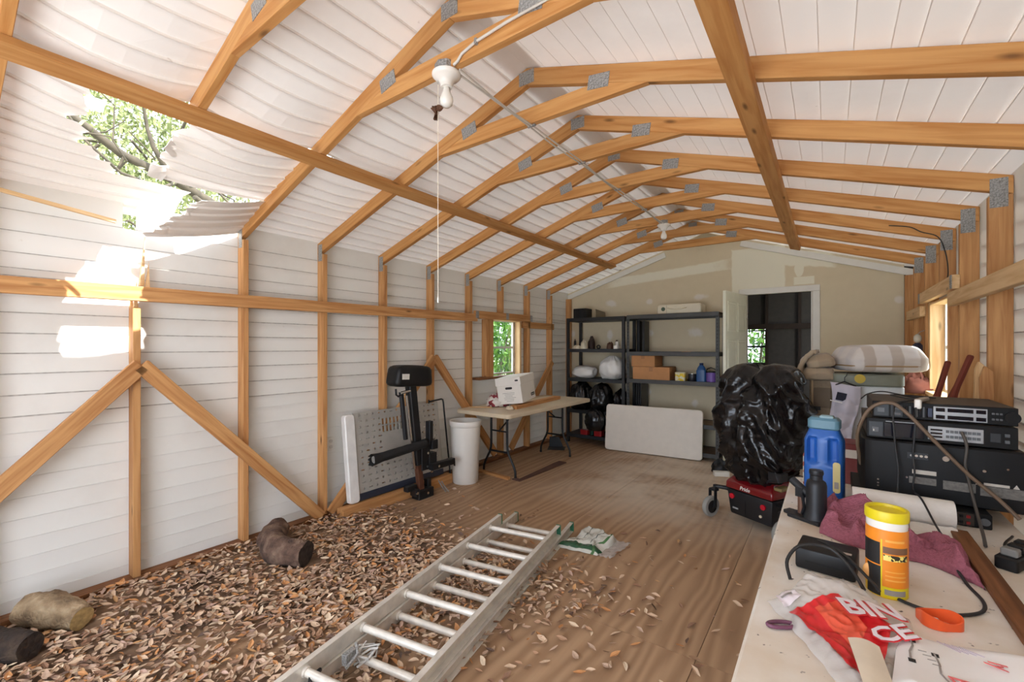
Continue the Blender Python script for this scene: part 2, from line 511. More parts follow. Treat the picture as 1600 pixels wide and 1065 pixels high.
for i in range(len(joints) - 1):
    e0, e1 = joints[i], joints[i + 1]
    em = (e0 + e1) / 2
    course(1, e0, e1, YF - 0.1, YE)
    if em < 0.29:
        course(-1, e0, e1, YF - 0.1, 1.02, 14, 0, 0.06)
        course(-1, e0, e1, yk(0) + 0.01, YE, 12)
    elif em < 0.96:
        yl = float(np.interp(em, [0.295, 0.46, 0.69, 0.79, 0.95], [0.67, 0.60, 0.47, 0.46, 0.50]))
        course(-1, e0, e1, YF - 0.1, yl, 24, 0, 0.09)
        if em < 0.395:
            course(-1, e0, e1, yk(0) + 0.01, YE, 12)
        else:
            course(-1, e0, e1, float(np.interp(em, [0.39, 0.62, 0.79], [0.84, 0.87, 0.83])), YE, 60, 0.1, 0, 0.03)
    else:
        course(-1, e0, e1, YF - 0.1, YE, 84)
# bent strip of ribbed sheet torn off the eave, drooping inside the wall
def torn(u, v):
    TL, TR = Vector((-3.175, 1.08, 2.375)), Vector((-3.10, 1.43, 2.448))
    BL, BR = Vector((-3.40, 0.855, 2.135)), Vector((-3.512, 1.44, 2.295))
    p = (TL.lerp(TR, u)).lerp(BL.lerp(BR, u), v)
    t = (v * 5) % 1.0
    p.z -= 0.012 * (1 - t) + 0.012 * math.sin(u * 3.1) 
    if u < 0.12: p += Vector((0.03 * noise.noise(Vector((v * 14, 0, 0))), 0.05 * noise.noise(Vector((v * 11, 3, 0))), 0))
    return p
b = MB(); b.sheet(lambda u, v: torn(u, 1 - v), 24, 50, 0.0015)
b.build('torn_roof_strip', ROOFW, ceiling)
# loose flaps at the rim of the hole
for pts in (((-2.76, 0.44, 2.565), (-2.68, 0.54, 2.59), (-2.74, 0.54, 2.54), (-2.80, 0.47, 2.54)),
            ((-2.74, 0.84, 2.585), (-2.78, 0.93, 2.57), (-2.92, 0.86, 2.49), (-2.86, 0.80, 2.50)),
            ((-3.06, 0.80, 2.475), (-3.02, 0.90, 2.48), (-3.14, 0.87, 2.41), (-3.13, 0.80, 2.42))):
    P4 = [Vector(p) for p in pts]
    def flap(u, v):
        p = P4[0].lerp(P4[1], u).lerp(P4[3].lerp(P4[2], u), v)
        p.z += 0.02 * noise.noise(p * 15)
        return p
    MB().sheet(flap, 6, 6, 0.0015).build('torn_flap', ROOFW, ceiling)
# ridge cap seen from below
for s_ in (-1, 1):
    MB().sheet(lambda u, v: (RX + s_ * v * 0.09, YF - 0.1 + u * (YE - YF + 0.1), RZ + 0.028 - SL * v * 0.09), 1, 1, 0.002).build('ridge_cap', ROOFW, ceiling)

# ------------------------------------------------------------------ trusses
def nail_plate(cx, y, cz, w, h, ang, parent=ceiling):
    o = MB().box((0, 0, 0), (w, 0.002, h)).build('nail_plate', GALV, parent, loc=(cx, y, cz), rot=(0, ang, 0))
    return o
TW = 0.038
def truss(k):
    y = yk(k)
    # left rafter (the third one from the camera is snapped off at the hole)
    p0 = Vector((XSL, y, EZ)); p1 = Vector((RX, y, RZ))
    if k == -1:
        p0 = Vector((-2.53, y, EZ + SL * (-2.53 - XSL)))
    beam('rafter', p0, p1, (0, 1, 0), 0, TW, -0.089, 0, PINE, ceiling, cut0=(SL if k != -1 else 0.6), cut1=SL)
    beam('rafter', (RX, y, RZ), (XSR, y, EZ), (0, 1, 0), 0, TW, -0.089, 0, PINE, ceiling, cut0=-SL, cut1=-SL)
    # collar tie, ends sloped to the rafters
    zt, zb = 2.790, 2.701
    rb = RZ - 0.0937
    xt, xb = (rb - zt) / SL, (rb - zb) / SL
    zc = (zt + zb) / 2
    b = MB(); xo = RX - xb
    b.add([(0, 0, -0.0445), (2 * xb, 0, -0.0445), (xb + xt, 0, 0.0445), (xb - xt, 0, 0.0445),
           (0, TW, -0.0445), (2 * xb, TW, -0.0445), (xb + xt, TW, 0.0445), (xb - xt, TW, 0.0445)],
          [(0, 1, 2, 3), (7, 6, 5, 4), (1, 0, 4, 5), (2, 1, 5, 6), (3, 2, 6, 7), (0, 3, 7, 4)])
    b.build('collar_tie', PINE, ceiling, loc=(xo, y, zc), bevel=0.002)
    yp = y - 0.0012
    nail_plate(-1.813, yp, 2.792, 0.115, 0.072, -ANG * 0.7)
    nail_plate(-0.945, yp, 2.792, 0.115, 0.072, ANG * 0.45)
    nail_plate(RX, yp, 2.965, 0.10, 0.075, 0)
    if k != -1:
        nail_plate(XL - 0.045, yp, 2.24, 0.055, 0.14, 0)
    nail_plate(XR + 0.037, yp, 2.24, 0.066, 0.15, 0)
for k in range(-3, 8): truss(k)
# long lateral boards nailed under the rafters
zL = EZ + SL * (-2.475 - XSL) - 0.0937
beam('lateral_brace', (-2.475, YF, zL), (-2.445, 5.78, zL + 0.008), (math.cos(ANG), 0, math.sin(ANG)), -0.045, 0.045, -0.0, 0.038, PINE, ceiling)
for o in [ceiling.children[-1]]:
    pass
zR = EZ + SL * (XSR + 0.29) - 0.0937
beam('lateral_brace', (-0.285, YF, zR), (-0.30, 5.86, zR + 0.004), (-math.cos(ANG), 0, math.sin(ANG)), -0.05, 0.05, -0.038, 0.0, PINE, ceiling)

# ------------------------------------------------------------------ side walls: lapped siding, studs, girts, braces
ZL = [2.335, 2.178, 2.066, 1.952, 1.868, 1.826, 1.735, 1.63, 1.518, 1.41, 1.30, 1.185, 1.07, 0.984, 0.864, 0.744, 0.635, 0.521, 0.412, 0.309, 0.206, 0.10, -0.02]
LAPSHADE = mat('lap_shade', (188, 181, 172), 0.8, var=0.25, scale=30)  # darker strip paints the shade line above each upper lap
def side_wall(side, holes):
    w = struct('wall_left' if side < 0 else 'wall_right')
    X = XSL if side < 0 else XSR
    for i in range(len(ZL) - 1):
        zh, zl = ZL[i], ZL[i + 1]
        segs = [(YF, YB + 0.1)]
        for (ya, yb, za, zb, rag) in holes:
            if zh > za + 0.01 and zl < zb - 0.01:
                ns = []
                for a_, b_ in segs:
                    if yb <= a_ or ya >= b_: ns.append((a_, b_))
                    else:
                        j1, j2 = (rag * (random.random() - .5), rag * (random.random() - .5))
                        ns += [(a_, ya + j1), (yb + j2, b_)]
                segs = ns
        for a_, b_ in segs:
            b = MB()
            xo = X + side * 0.013           # lower edge stands out
            xi = X
            t = 0.0035 * side
            zl2 = zl - 0.016
            f_ = (0.0065 + 0.016) / (zh - zl2)
            prof = [(xi, zh), (xo + (xi - xo) * f_, zl2 + 0.0225), (xo, zl2), (xi + side * 0.0045, zl2), (xi + side * 0.0045, zl2 - 0.002), (xo + t, zl2 - 0.002), (xi + t, zh)]
            k_ = len(prof)
            for y in (a_, b_):
                b.v += [(x, y, z) for x, z in prof]
            q = [[i, k_ + i, k_ + (i + 1) % k_, (i + 1) % k_] for i in range(k_)]
            if side > 0: q = [f[::-1] for f in q]
            b.f += q + [list(range(k_)), list(range(2 * k_ - 1, k_ - 1, -1))]
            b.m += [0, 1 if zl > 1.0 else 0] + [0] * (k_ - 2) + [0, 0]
            b.build('siding_board', [SIDING, LAPSHADE], w)
    return w
WIN_L = (4.36, 4.915, 1.085, 1.80)
WIN_R = (4.32, 4.915, 1.085, 1.815)
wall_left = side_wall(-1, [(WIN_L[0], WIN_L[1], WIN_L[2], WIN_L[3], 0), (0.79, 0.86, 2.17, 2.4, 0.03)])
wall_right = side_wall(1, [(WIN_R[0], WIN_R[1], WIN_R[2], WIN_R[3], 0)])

def stud(wall, side, yn, z0, z1, m=PINE_D, slope_top=True):
    X0 = XSL if side < 0 else XR
    top = z1
    c = SL if side < 0 else -SL
    # local X is up; local Y is world x ; local Z = X x Y = world y
    return beam('stud', (X0, yn, z0), (X0, yn, top), (1, 0, 0), 0, 0.089, 0, TW, m, wall)
for k in range(-3, 8):
    yn = yk(k)
    if k == -1:
        stud(wall_left, -1, yn, 0.038, 1.69)
    elif k == 5:
        stud(wall_left, -1, yn, 1.875, 2.228); stud(wall_left, -1, yn, 0.038, 1.03)
    else:
        stud(wall_left, -1, yn, 0.038, 2.228)
    if k == 5:
        stud(wall_right, 1, yn, 1.90, 2.228); stud(wall_right, 1, yn, 0.038, 1.03)
    else:
        stud(wall_right, 1, yn, 0.038, 2.228)
stud(wall_left, -1, YB - 0.06, 0.038, 2.228); stud(wall_right, 1, YB - 0.06, 0.038, 2.228)
# sill plates
beam('sill_plate', (XSL, YF, 0.0), (XSL, YB, 0.0), (1, 0, 0), 0, 0.089, -0.038, 0, OLDWOOD, wall_left).location.z = 0.0
beam('sill_plate', (XR, YF, 0.0), (XR, YB, 0.0), (1, 0, 0), 0, 0.089, -0.038, 0, OLDWOOD, wall_right).location.z = 0.0
# left girts, window header, window framing
GX = XL
beam('girt', (GX, YF, 1.756), (GX, 4.00, 1.795), (0, 0, 1), -0.0445, 0.0445, 0, 0.038, PINE_D, wall_left)
beam('window_header', (GX, 3.965, 1.832), (GX, 5.175, 1.842), (0, 0, 1), -0.046, 0.046, 0, 0.038, PINE_D, wall_left)
beam('girt', (GX, 5.02, 1.752), (GX, 5.86, 1.752), (0, 0, 1), -0.0445, 0.0445, -0.036, 0.0, PINE_D, wall_left)
for y in (4.225, 4.935):
    beam('jamb', (XSL, y, 1.05), (XSL, y, 1.79), (1, 0, 0), 0, 0.089, 0, 0.038 if y > 4.5 else 0.13, PINE_D if y < 4.5 else PINE_P, wall_left)
beam('rough_sill', (XSL + 0.01, 4.02, 1.045), (XSL + 0.01, 4.98, 1.045), (1, 0, 0), 0, 0.125, -0.028, 0.0, OLDWOOD, wall_left)
beam('jamb_top', (XSL, 4.36, 1.80), (XSL, 4.94, 1.80), (1, 0, 0), 0, 0.10, -0.0, 0.012, PINE_P, wall_left)
# zigzag wind braces on the left wall
def wbrace(wall, X, a, c, m=PINE_D, t=0.038, w=0.0445, c0=0.0, c1=0.0):
    b = MB()
    p0, p1 = Vector((X, a[0], a[1])), Vector((X, c[0], c[1]))
    d = (p1 - p0).normalized()
    return beam('brace', p0, p1, Vector((1, 0, 0)).cross(d), -w, w, 0, t, m, wall)
BX = XL
def side_brace(a, c):
    p0, p1 = Vector((BX, a[0], a[1])), Vector((BX, c[0], c[1]))
    # local Z must point into the room (+x): Z = X x Y  ->  Y = Z x X
    d = (p1 - p0).normalized(); yv = Vector((1, 0, 0)).cross(d)
    return beam('brace', p0, p1, yv, -0.0445, 0.0445, 0.0, 0.038, PINE_D, wall_left)
side_brace((-0.35, 0.04), (0.845, 1.335))
side_brace((0.845, 1.335), (2.02, 0.04))
side_brace((2.11, 0.04), (3.31, 1.335))
side_brace((3.31, 1.335), (4.36, 0.10))
side_brace((4.70, 0.10), (5.76, 1.22))
# snapped stud top: splinters above the split
sp_ = MB()
for dx, dy, h, w in ((0.0, 0.0, 0.13, 0.022), (0.03, 0.016, 0.20, 0.016), (0.062, 0.004, 0.10, 0.018)):
    sp_.add([(dx, dy, 0), (dx + w, dy, 0), (dx + w, dy + 0.018, 0), (dx, dy + 0.018, 0), (dx + w * .5, dy + 0.012, h)], [(0, 1, 4), (1, 2, 4), (2, 3, 4), (3, 0, 4), (3, 2, 1, 0)])
sp_.build('stud_splinter', PINE_P, wall_left, loc=(XSL + 0.004, yk(-1), 1.685))
for (y, z0, z1, dy) in ((0.872, 1.83, 2.16, 0.03), (0.90, 1.80, 1.99, 0.02)):
    b = MB(); b.add([(0, 0, 0), (0.03, 0, 0), (0.03, 0.022, 0), (0, 0.022, 0), (0.012, dy, z1 - z0)], [(0, 1, 4), (1, 2, 4), (2, 3, 4), (3, 0, 4), (3, 2, 1, 0)])
    b.build('stud_splinter', PINE_P, wall_left, loc=(XSL + 0.03, y - 0.02, z0))
# eave strip hanging loose at the left
beam('eave_strip', (XL + 0.005, -0.3, 2.325), (XL + 0.005, 0.73, 2.19), (0, 0, 1), -0.011, 0.011, 0, 0.015, PINE_P, wall_left)
# electrical outlet
ob = MB(); ob.rbox((0, 0, 0), (0.012, 0.07, 0.115), 0.008, axis='x')
out = ob.build('outlet', WHITEP, wall_left, loc=(XSL + 0.012, 2.164, 0.604), smooth=40)
for dz in (-0.025, 0.025):
    s2 = MB(); s2.rbox((0.007, 0, dz), (0.004, 0.034, 0.028), 0.011, axis='x')
    s2.build('socket', mat('outlet_face', (205, 200, 190), 0.4), out)
# right wall girts, header, window lumber
def rbeam(name, ya, yb, z, h=0.0445, m=PINE_P, x=XR, t=0.038, dz=0.0):
    return beam(name, (x, ya, z), (x, yb, z + dz), (0, 0, 1), -h, h, -t, 0, m, wall_right)
rbeam('girt', YF, 4.03, 1.757)
rbeam('girt', 5.12, 5.92, 1.755)
rbeam('window_header', 3.90, 5.16, 1.862, 0.045)
for y, z0, z1 in ((3.9, 1.80, 1.92), (5.13, 1.80, 1.92)):
    MB().box((XR - 0.04, y + 0.02, 1.862), (0.003, 0.055, 0.085)).build('nail_plate', GALV, wall_right)
for y, z in ((3.985, 1.832), (5.15, 1.842), (4.59, 1.842)):
    MB().box((XL + 0.04, y + 0.01, z), (0.003, 0.055, 0.085)).build('nail_plate', GALV, wall_left)
for y, w in ((4.235, 0.038), (4.93, 0.06)):
    beam('jamb', (XR - 0.0, y, 1.03), (XR - 0.0, y, 1.815), (1, 0, 0), 0, 0.089, 0, w, PINE_P if y > 4.5 else PINE_D, wall_right)
beam('jamb_top', (XR, 4.27, 1.803), (XR, 4.93, 1.803), (1, 0, 0), 0, 0.089, -0.0, 0.015, PINE_P, wall_right)
beam('rough_sill', (XR - 0.03, 4.02, 1.06), (XR - 0.03, 5.10, 1.06), (1, 0, 0), 0, 0.115, -0.028, 0.0, PINE_P, wall_right)

# unseen front wall: piers and gable added to shade the near left wall
wf = struct('wall_front_shade')
for (x, z, sx, sz) in (((XSL - 2.45) / 2, 1.15, -2.45 - XSL, 2.3), ((0.35 + XSR) / 2, 1.15, XSR - 0.35, 2.3)):
    MB().box((x, YF - 0.03, z), (sx, 0.04, sz)).build('shade_pier', SIDING, wf)
hd_ = MB(); k_ = [(XSL, 2.3), (XSL, EZ), (RX, RZ), (XSR, EZ), (XSR, 2.3)]
hd_.add([(x, YF - 0.05, z) for x, z in k_] + [(x, YF - 0.01, z) for x, z in k_], [tuple(range(5)), tuple(range(9, 4, -1))] + [(i, 5 + i, 5 + (i + 1) % 5, (i + 1) % 5) for i in range(5)])
hd_.build('shade_gable', SIDING, wf)

# ------------------------------------------------------------------ windows
def glass_mat():
    m, nt, N, L, B = _new('window_glass')
    N.remove(B)
    tr = N.new('ShaderNodeBsdfTransparent'); tr.inputs['Color'].default_value = (0.93, 0.95, 0.94, 1)
    gl = N.new('ShaderNodeBsdfGlossy'); gl.inputs['Roughness'].default_value = 0.02
    lw = N.new('ShaderNodeLayerWeight'); lw.inputs['Blend'].default_value = 0.25
    fr = N.new('ShaderNodeMath'); fr.operation = 'MULTIPLY'; fr.inputs[1].default_value = 0.35
    L.new(lw.outputs['Facing'], fr.inputs[0])
    mx = N.new('ShaderNodeMixShader')
    L.new(fr.outputs[0], mx.inputs[0]); L.new(tr.outputs[0], mx.inputs[1]); L.new(gl.outputs[0], mx.inputs[2])
    L.new(mx.outputs[0], nt.nodes['Material Output'].inputs['Surface'])
    return m
GLASS = glass_mat()
SASH = mat('window_sash', (212, 208, 200), 0.4, var=0.03)
def window(name, X, side, ya, yb, za, zb, sash=SASH):
    w = struct(name)
    fw, d = 0.022, 0.03
    for (y, z, sy, sz) in ((ya + fw / 2, (za + zb) / 2, fw, zb - za), (yb - fw / 2, (za + zb) / 2, fw, zb - za), ((ya + yb) / 2, zb - fw / 2, yb - ya - 2 * fw, fw), ((ya + yb) / 2, za + fw / 2, yb - ya - 2 * fw, fw)):
        MB().box((X, y, z), (d, sy, sz)).build('window_frame', sash, w, bevel=0.002)
    zm = (za + zb) / 2 - 0.005
    MB().box((X, (ya + yb) / 2, zm), (d * 0.8, yb - ya - 2 * fw, 0.026)).build('meeting_rail', sash, w, bevel=0.002)
    for (z0, z1, dx) in ((za + fw, zm - 0.013, 0.004), (zm + 0.013, zb - fw, -0.004)):
        MB().box((X + dx, (ya + yb) / 2, (z0 + z1) / 2), (0.003, yb - ya - 2 * fw, z1 - z0)).build('pane', GLASS, w)
    return w
window('window_1', XSL - 0.012, -1, *WIN_L)
window('window_2', XSR + 0.012, 1, *WIN_R)

# ------------------------------------------------------------------ back wall with filler patches, door, rake trim
def drywall_mat():
    m, nt, N, L, B = _new('drywall_paint')
    geo = N.new('ShaderNodeNewGeometry')
    sp = N.new('ShaderNodeSeparateXYZ'); L.new(geo.outputs['Position'], sp.inputs[0])
    nz = N.new('ShaderNodeTexNoise'); nz.inputs['Scale'].default_value = 9; nz.inputs['Detail'].default_value = 6
    L.new(geo.outputs['Position'], nz.inputs['Vector'])
    def mth(op, a, b=None, clamp=False):
        q = N.new('ShaderNodeMath'); q.operation = op; q.use_clamp = clamp
        for i, s_ in enumerate((a, b)):
            if s_ is None: continue
            if isinstance(s_, (int, float)): q.inputs[i].default_value = s_
            else: L.new(s_, q.inputs[i])
        return q.outputs[0]
    jit = mth('MULTIPLY', mth('SUBTRACT', nz.outputs['Fac'], 0.5), 1.0)
    def ellipse(cx, cz, rx, rz, jag=0.9, soft=0.12, slope=0.0, square=False):
        dx = mth('DIVIDE', mth('SUBTRACT', sp.outputs[0], cx), rx)
        zz = mth('SUBTRACT', sp.outputs[2], cz)
        if slope: zz = mth('SUBTRACT', zz, mth('MULTIPLY', mth('SUBTRACT', sp.outputs[0], cx), slope))
        dz = mth('DIVIDE', zz, rz)
        if square:
            d = mth('MAXIMUM', mth('ABSOLUTE', dx), mth('ABSOLUTE', dz))
        else:
            d = mth('SQRT', mth('ADD', mth('MULTIPLY', dx, dx), mth('MULTIPLY', dz, dz)))
        d = mth('ADD', d, mth('MULTIPLY', jit, jag))
        r = N.new('ShaderNodeMapRange'); r.inputs['From Min'].default_value = 1.0; r.inputs['From Max'].default_value = 1.0 - soft
        L.new(d, r.inputs['Value']); return r.outputs[0]
    def union(lst):
        a = lst[0]
        for q in lst[1:]: a = mth('MAXIMUM', a, q)
        return a
    cream = union([ellipse(-1.95, 2.49, 0.95, 0.075, 0.5, 0.3, 0.07, True), ellipse(-0.75, 2.42, 0.31, 0.32, 0.12, 0.05, 0, True),
                   ellipse(-0.28, 2.53, 0.36, 0.10, 0.5, 0.2, -0.15, True), ellipse(-0.25, 2.26, 0.11, 0.05, 0.1, 0.1, 0, True), ellipse(-0.3, 2.42, 0.05, 0.12, 0.6)])
    small = union([ellipse(x, z, rx, rz, 1.5, 0.5) for x, z, rx, rz in ((-2.754, 2.12, 0.10, 0.07), (-2.152, 2.115, 0.06, 0.05), (-1.44, 2.14, 0.12, 0.05), (-2.152, 1.66, 0.07, 0.06), (-1.506, 1.655, 0.10, 0.08),
                   (-2.776, 1.632, 0.05, 0.11), (-2.181, 0.777, 0.06, 0.06), (-1.515, 0.665, 0.05, 0.08), (0.63, 1.967, 0.05, 0.05), (-3.42, 1.65, 0.05, 0.08), (-2.2, 1.2, 0.1, 0.05))])
    base = N.new('ShaderNodeValToRGB'); base.color_ramp.elements[0].color = (*lin((212, 197, 166)), 1); base.color_ramp.elements[1].color = (*lin((222, 207, 176)), 1)
    L.new(nz.outputs['Fac'], base.inputs['Fac'])
    m1 = N.new('ShaderNodeMix'); m1.data_type = 'RGBA'; m1.inputs[7].default_value = (*lin((236, 230, 208)), 1)
    L.new(cream, m1.inputs[0]); L.new(base.outputs['Color'], m1.inputs[6])
    m2 = N.new('ShaderNodeMix'); m2.data_type = 'RGBA'; m2.inputs[7].default_value = (*lin((232, 224, 214)), 1)
    L.new(mth('MULTIPLY', small, 0.8), m2.inputs[0]); L.new(m1.outputs[2], m2.inputs[6])
    L.new(m2.outputs[2], B.inputs['Base Color']); B.inputs['Roughness'].default_value = 0.75
    return m
DRY = drywall_mat()
DX0, DX1, DZ = -0.885, -0.165, 2.13
bw = MB()
def gable_z(x): return EZ + SL * (x - XSL) if x < RX else EZ + SL * (XSR - x)
wp = [[(XSL, 0), (DX0, 0), (DX0, DZ), (DX1, DZ), (DX1, 0), (XR, 0), (XR, gable_z(XR)), (RX, RZ), (XSL, EZ)]]
# as quads so the door opening stays clean
def bwq(poly):
    M = Matrix(((1, 0, 0, 0), (0, 0, 1, YB), (0, 1, 0, 0), (0, 0, 0, 1)))
    k = len(poly)
    vs_ = [(a, YB, z) for a, z in poly] + [(a, YB + 0.1, z) for a, z in poly]
    bw.add(vs_, [tuple(range(k)), tuple(range(2 * k - 1, k - 1, -1))] + [(i, k + i, k + (i + 1) % k, (i + 1) % k) for i in range(k)])
bwq([(XSL, 0), (DX0, 0), (DX0, gable_z(DX0)), (RX, RZ), (XSL, EZ)])
bwq([(DX0, DZ), (DX1, DZ), (DX1, gable_z(DX1)), (DX0, gable_z(DX0))])
bwq([(DX1, 0), (XR, 0), (XR, gable_z(XR)), (DX1, gable_z(DX1))])
props(bw.build('wall_back', DRY), kind='structure')
trim = struct('trim_1')
for sgn, xa, xb in ((-1, XSL, RX - 0.55), (1, RX + 0.45, XSR)):
    za, zb = gable_z(xa) - 0.03, gable_z(xb) - 0.03
    beam('rake_board', (xa, YB - 0.018, za), (xb, YB - 0.018, zb), (0, 1, 0), 0, 0.016, -0.075, 0.0, WHITEP, trim)
casing = struct('trim_2')
for (x, z, sx, sz) in ((DX0 - 0.04, (DZ - 0.008) / 2, 0.075, DZ - 0.008), (DX1 + 0.04, (DZ - 0.008) / 2, 0.075, DZ - 0.008), ((DX0 + DX1) / 2, DZ + 0.03, DX1 - DX0 + 0.155, 0.075)):
    MB().box((x, YB - 0.012, z), (sx, 0.022, sz)).build('door_casing', WHITEP, casing, bevel=0.004)
for x in (DX0 + 0.006, DX1 - 0.006):
    MB().box((x, YB + 0.05, DZ / 2), (0.014, 0.1, DZ)).build('door_jamb', WHITEP, casing)
# six panel door standing open towards the camera
door = struct('door_1')
door.location = (DX0 + 0.005, YB - 0.03, 0.012)
DWd = 0.76
door.rotation_euler = (0, 0, math.atan2(-0.79, -0.13))
DOORM = mat('door_paint', (240, 240, 220), 0.45, var=0.03)
MB().box((DWd / 2, 0, 1.05), (DWd, 0.034, 2.10)).build('door_slab', DOORM, door, bevel=0.003)
for px in (0.21, 0.55):
    for pz, ph in ((0.42, 0.56), (1.16, 0.66), (1.80, 0.30)):
        for s_ in (-1, 1):
            pb = MB(); pb.box((0, 0, 0), (0.25, 0.012, ph))
            pf = pb.build('door_panel', DOORM, door, loc=(px, s_ * 0.0155, pz), bevel=0.009)
            fr_ = MB()
            for (x, z, sx, sz) in ((-0.142, 0, 0.02, ph + 0.06), (0.142, 0, 0.02, ph + 0.06), (0, ph / 2 + 0.02, 0.264, 0.02), (0, -ph / 2 - 0.02, 0.264, 0.02)):
                fr_.box((x, s_ * 0.003, z), (sx, 0.008, sz))
            fr_.build('panel_moulding', DOORM, pf, bevel=0.003)
for s_ in (-1, 1):
    kb = MB(); kb.lathe([(0.012, 0), (0.026, 0.002), (0.026, 0.008), (0.011, 0.012), (0.011, 0.03), (0.026, 0.045), (0.026, 0.06), (0.006, 0.068)], 16)
    kb.build('door_knob', CHROME, door, loc=(DWd - 0.06, s_ * 0.017, 0.96), rot=(R(-90 * s_), 0, 0), smooth=50)
MB().box((DWd + 0.001, 0, 0.96), (0.003, 0.024, 0.058)).build('latch_plate', CHROME, door)
for z in (0.25, 1.05, 1.85):
    MB().cyl((0.0, 0.02, z - 0.045), (0.0, 0.02, z + 0.045), 0.007, n=8).build('hinge', CHROME, door)

# ------------------------------------------------------------------ dark room behind the door
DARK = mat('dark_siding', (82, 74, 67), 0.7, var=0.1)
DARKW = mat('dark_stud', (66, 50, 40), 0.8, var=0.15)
YR = 9.0
wbr = struct('wall_backroom')
zz = 0.0
WR = (-1.235, -0.905, 1.13, 1.745)
while zz < 2.6:
    z1 = zz + 0.1125
    segs = [(-2.6, 1.6)]
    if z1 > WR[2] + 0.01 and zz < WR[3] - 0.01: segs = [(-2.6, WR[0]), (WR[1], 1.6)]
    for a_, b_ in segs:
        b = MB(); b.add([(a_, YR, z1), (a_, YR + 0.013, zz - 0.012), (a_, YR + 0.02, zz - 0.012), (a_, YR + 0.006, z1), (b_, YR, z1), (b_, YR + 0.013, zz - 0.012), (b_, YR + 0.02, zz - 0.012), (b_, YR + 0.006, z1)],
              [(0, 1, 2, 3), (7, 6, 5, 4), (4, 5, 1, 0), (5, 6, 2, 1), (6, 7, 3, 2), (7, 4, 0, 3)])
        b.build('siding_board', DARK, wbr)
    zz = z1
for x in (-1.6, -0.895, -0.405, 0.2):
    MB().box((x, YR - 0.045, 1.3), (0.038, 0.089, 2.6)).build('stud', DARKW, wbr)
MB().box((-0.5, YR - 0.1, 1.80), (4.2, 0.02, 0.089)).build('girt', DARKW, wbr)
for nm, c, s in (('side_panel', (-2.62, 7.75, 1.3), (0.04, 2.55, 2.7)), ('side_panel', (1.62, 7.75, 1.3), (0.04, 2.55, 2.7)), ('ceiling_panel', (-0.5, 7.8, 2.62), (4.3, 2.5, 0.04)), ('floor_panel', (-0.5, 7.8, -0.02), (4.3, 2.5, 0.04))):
    MB().box(c, s).build(nm, DARK if 'floor' not in nm else mat('dark_floor', (50, 38, 30), 0.9), wbr)  # side and ceiling panels coloured dark so the room stays dim
w3 = struct('window_3')
BARK_ = mat('dark_bar', (30, 28, 26), 0.6)
for (x, z, sx, sz) in ((WR[0] + .012, (WR[2] + WR[3]) / 2, .024, WR[3] - WR[2]), (WR[1] - .012, (WR[2] + WR[3]) / 2, .024, WR[3] - WR[2]), ((WR[0] + WR[1]) / 2, WR[3] - .012, .3, .024), ((WR[0] + WR[1]) / 2, WR[2] + .012, .3, .04), ((WR[0] + WR[1]) / 2, 1.447, .3, .036)):
    MB().box((x, YR + 0.02, z), (sx, 0.03, sz)).build('window_frame', BARK_, w3)
for z0, z1 in ((WR[2] + .03, 1.43), (1.465, WR[3] - .024)):
    MB().box(((WR[0] + WR[1]) / 2, YR + 0.02, (z0 + z1) / 2), (0.28, 0.003, z1 - z0)).build('pane', GLASS, w3)

# ================================================================== THINGS IN THE BACK HALF
from mathutils.geometry import tessellate_polygon
def Rz(a): return Matrix.Rotation(a, 4, 'Z')
def T(x, y, z): return Matrix.Translation((x, y, z))

# ------------------------------------------------------------------ bare bulb fixtures
BULB = mat('bulb_glass', (240, 236, 226), 0.12, var=0.01, coat=0.5)
PORC = mat('porcelain', (238, 232, 222), 0.25, var=0.02)
def fixture(x, y, z, label, string):
    t = thing('bulb_fixture', label, 'light', (x, y, z), group='bare bulb fixtures on the collar ties')
    b = MB(); b.lathe([(0.05, -0.035), (0.054, -0.033), (0.054, 0.0), (0.02, 0.0)], 8)
    b.build('junction_box', GALV, t, smooth=40)
    b = MB(); b.lathe([(0.058, -0.036), (0.066, -0.04), (0.066, -0.048), (0.056, -0.058), (0.036, -0.07), (0.029, -0.085), (0.027, -0.1), (0.02, -0.101)], 28)
    b.build('lamp_holder', PORC, t, smooth=50)
    b = MB(); b.lathe([(0.014, -0.095), (0.015, -0.11), (0.02, -0.125), (0.028, -0.142), (0.031, -0.16), (0.027, -0.178), (0.016, -0.189), (0.003, -0.192)], 20)
    b.build('bulb', BULB, t, smooth=180)
    if string:
        MB().tube([(-0.034, -0.02, -0.06), (-0.034, -0.02, -0.085)], 0.0022, 6).build('pull_chain', CHROME, t)
        MB().tube([(-0.034, -0.02, -0.085), (-0.034, -0.021, -0.5), (-0.034, -0.02, -1.06)], 0.0016, 5).build('pull_string', mat('string', (240, 228, 206), 0.8), t)
        MB().lathe([(0.002, -1.085), (0.004, -1.08), (0.004, -1.065), (0.002, -1.058)], 8, M=T(-0.034, -0.02, 0)).build('string_end', PORC, t)
    return t
fixture(-1.419, yk(0) + 0.019, 2.735, 'bare bulb fixture nearest the camera with a long pull string', True)
fixture(-1.372, yk(5) + 0.019, 2.735, 'small bare bulb fixture farther back with no string below it', False)
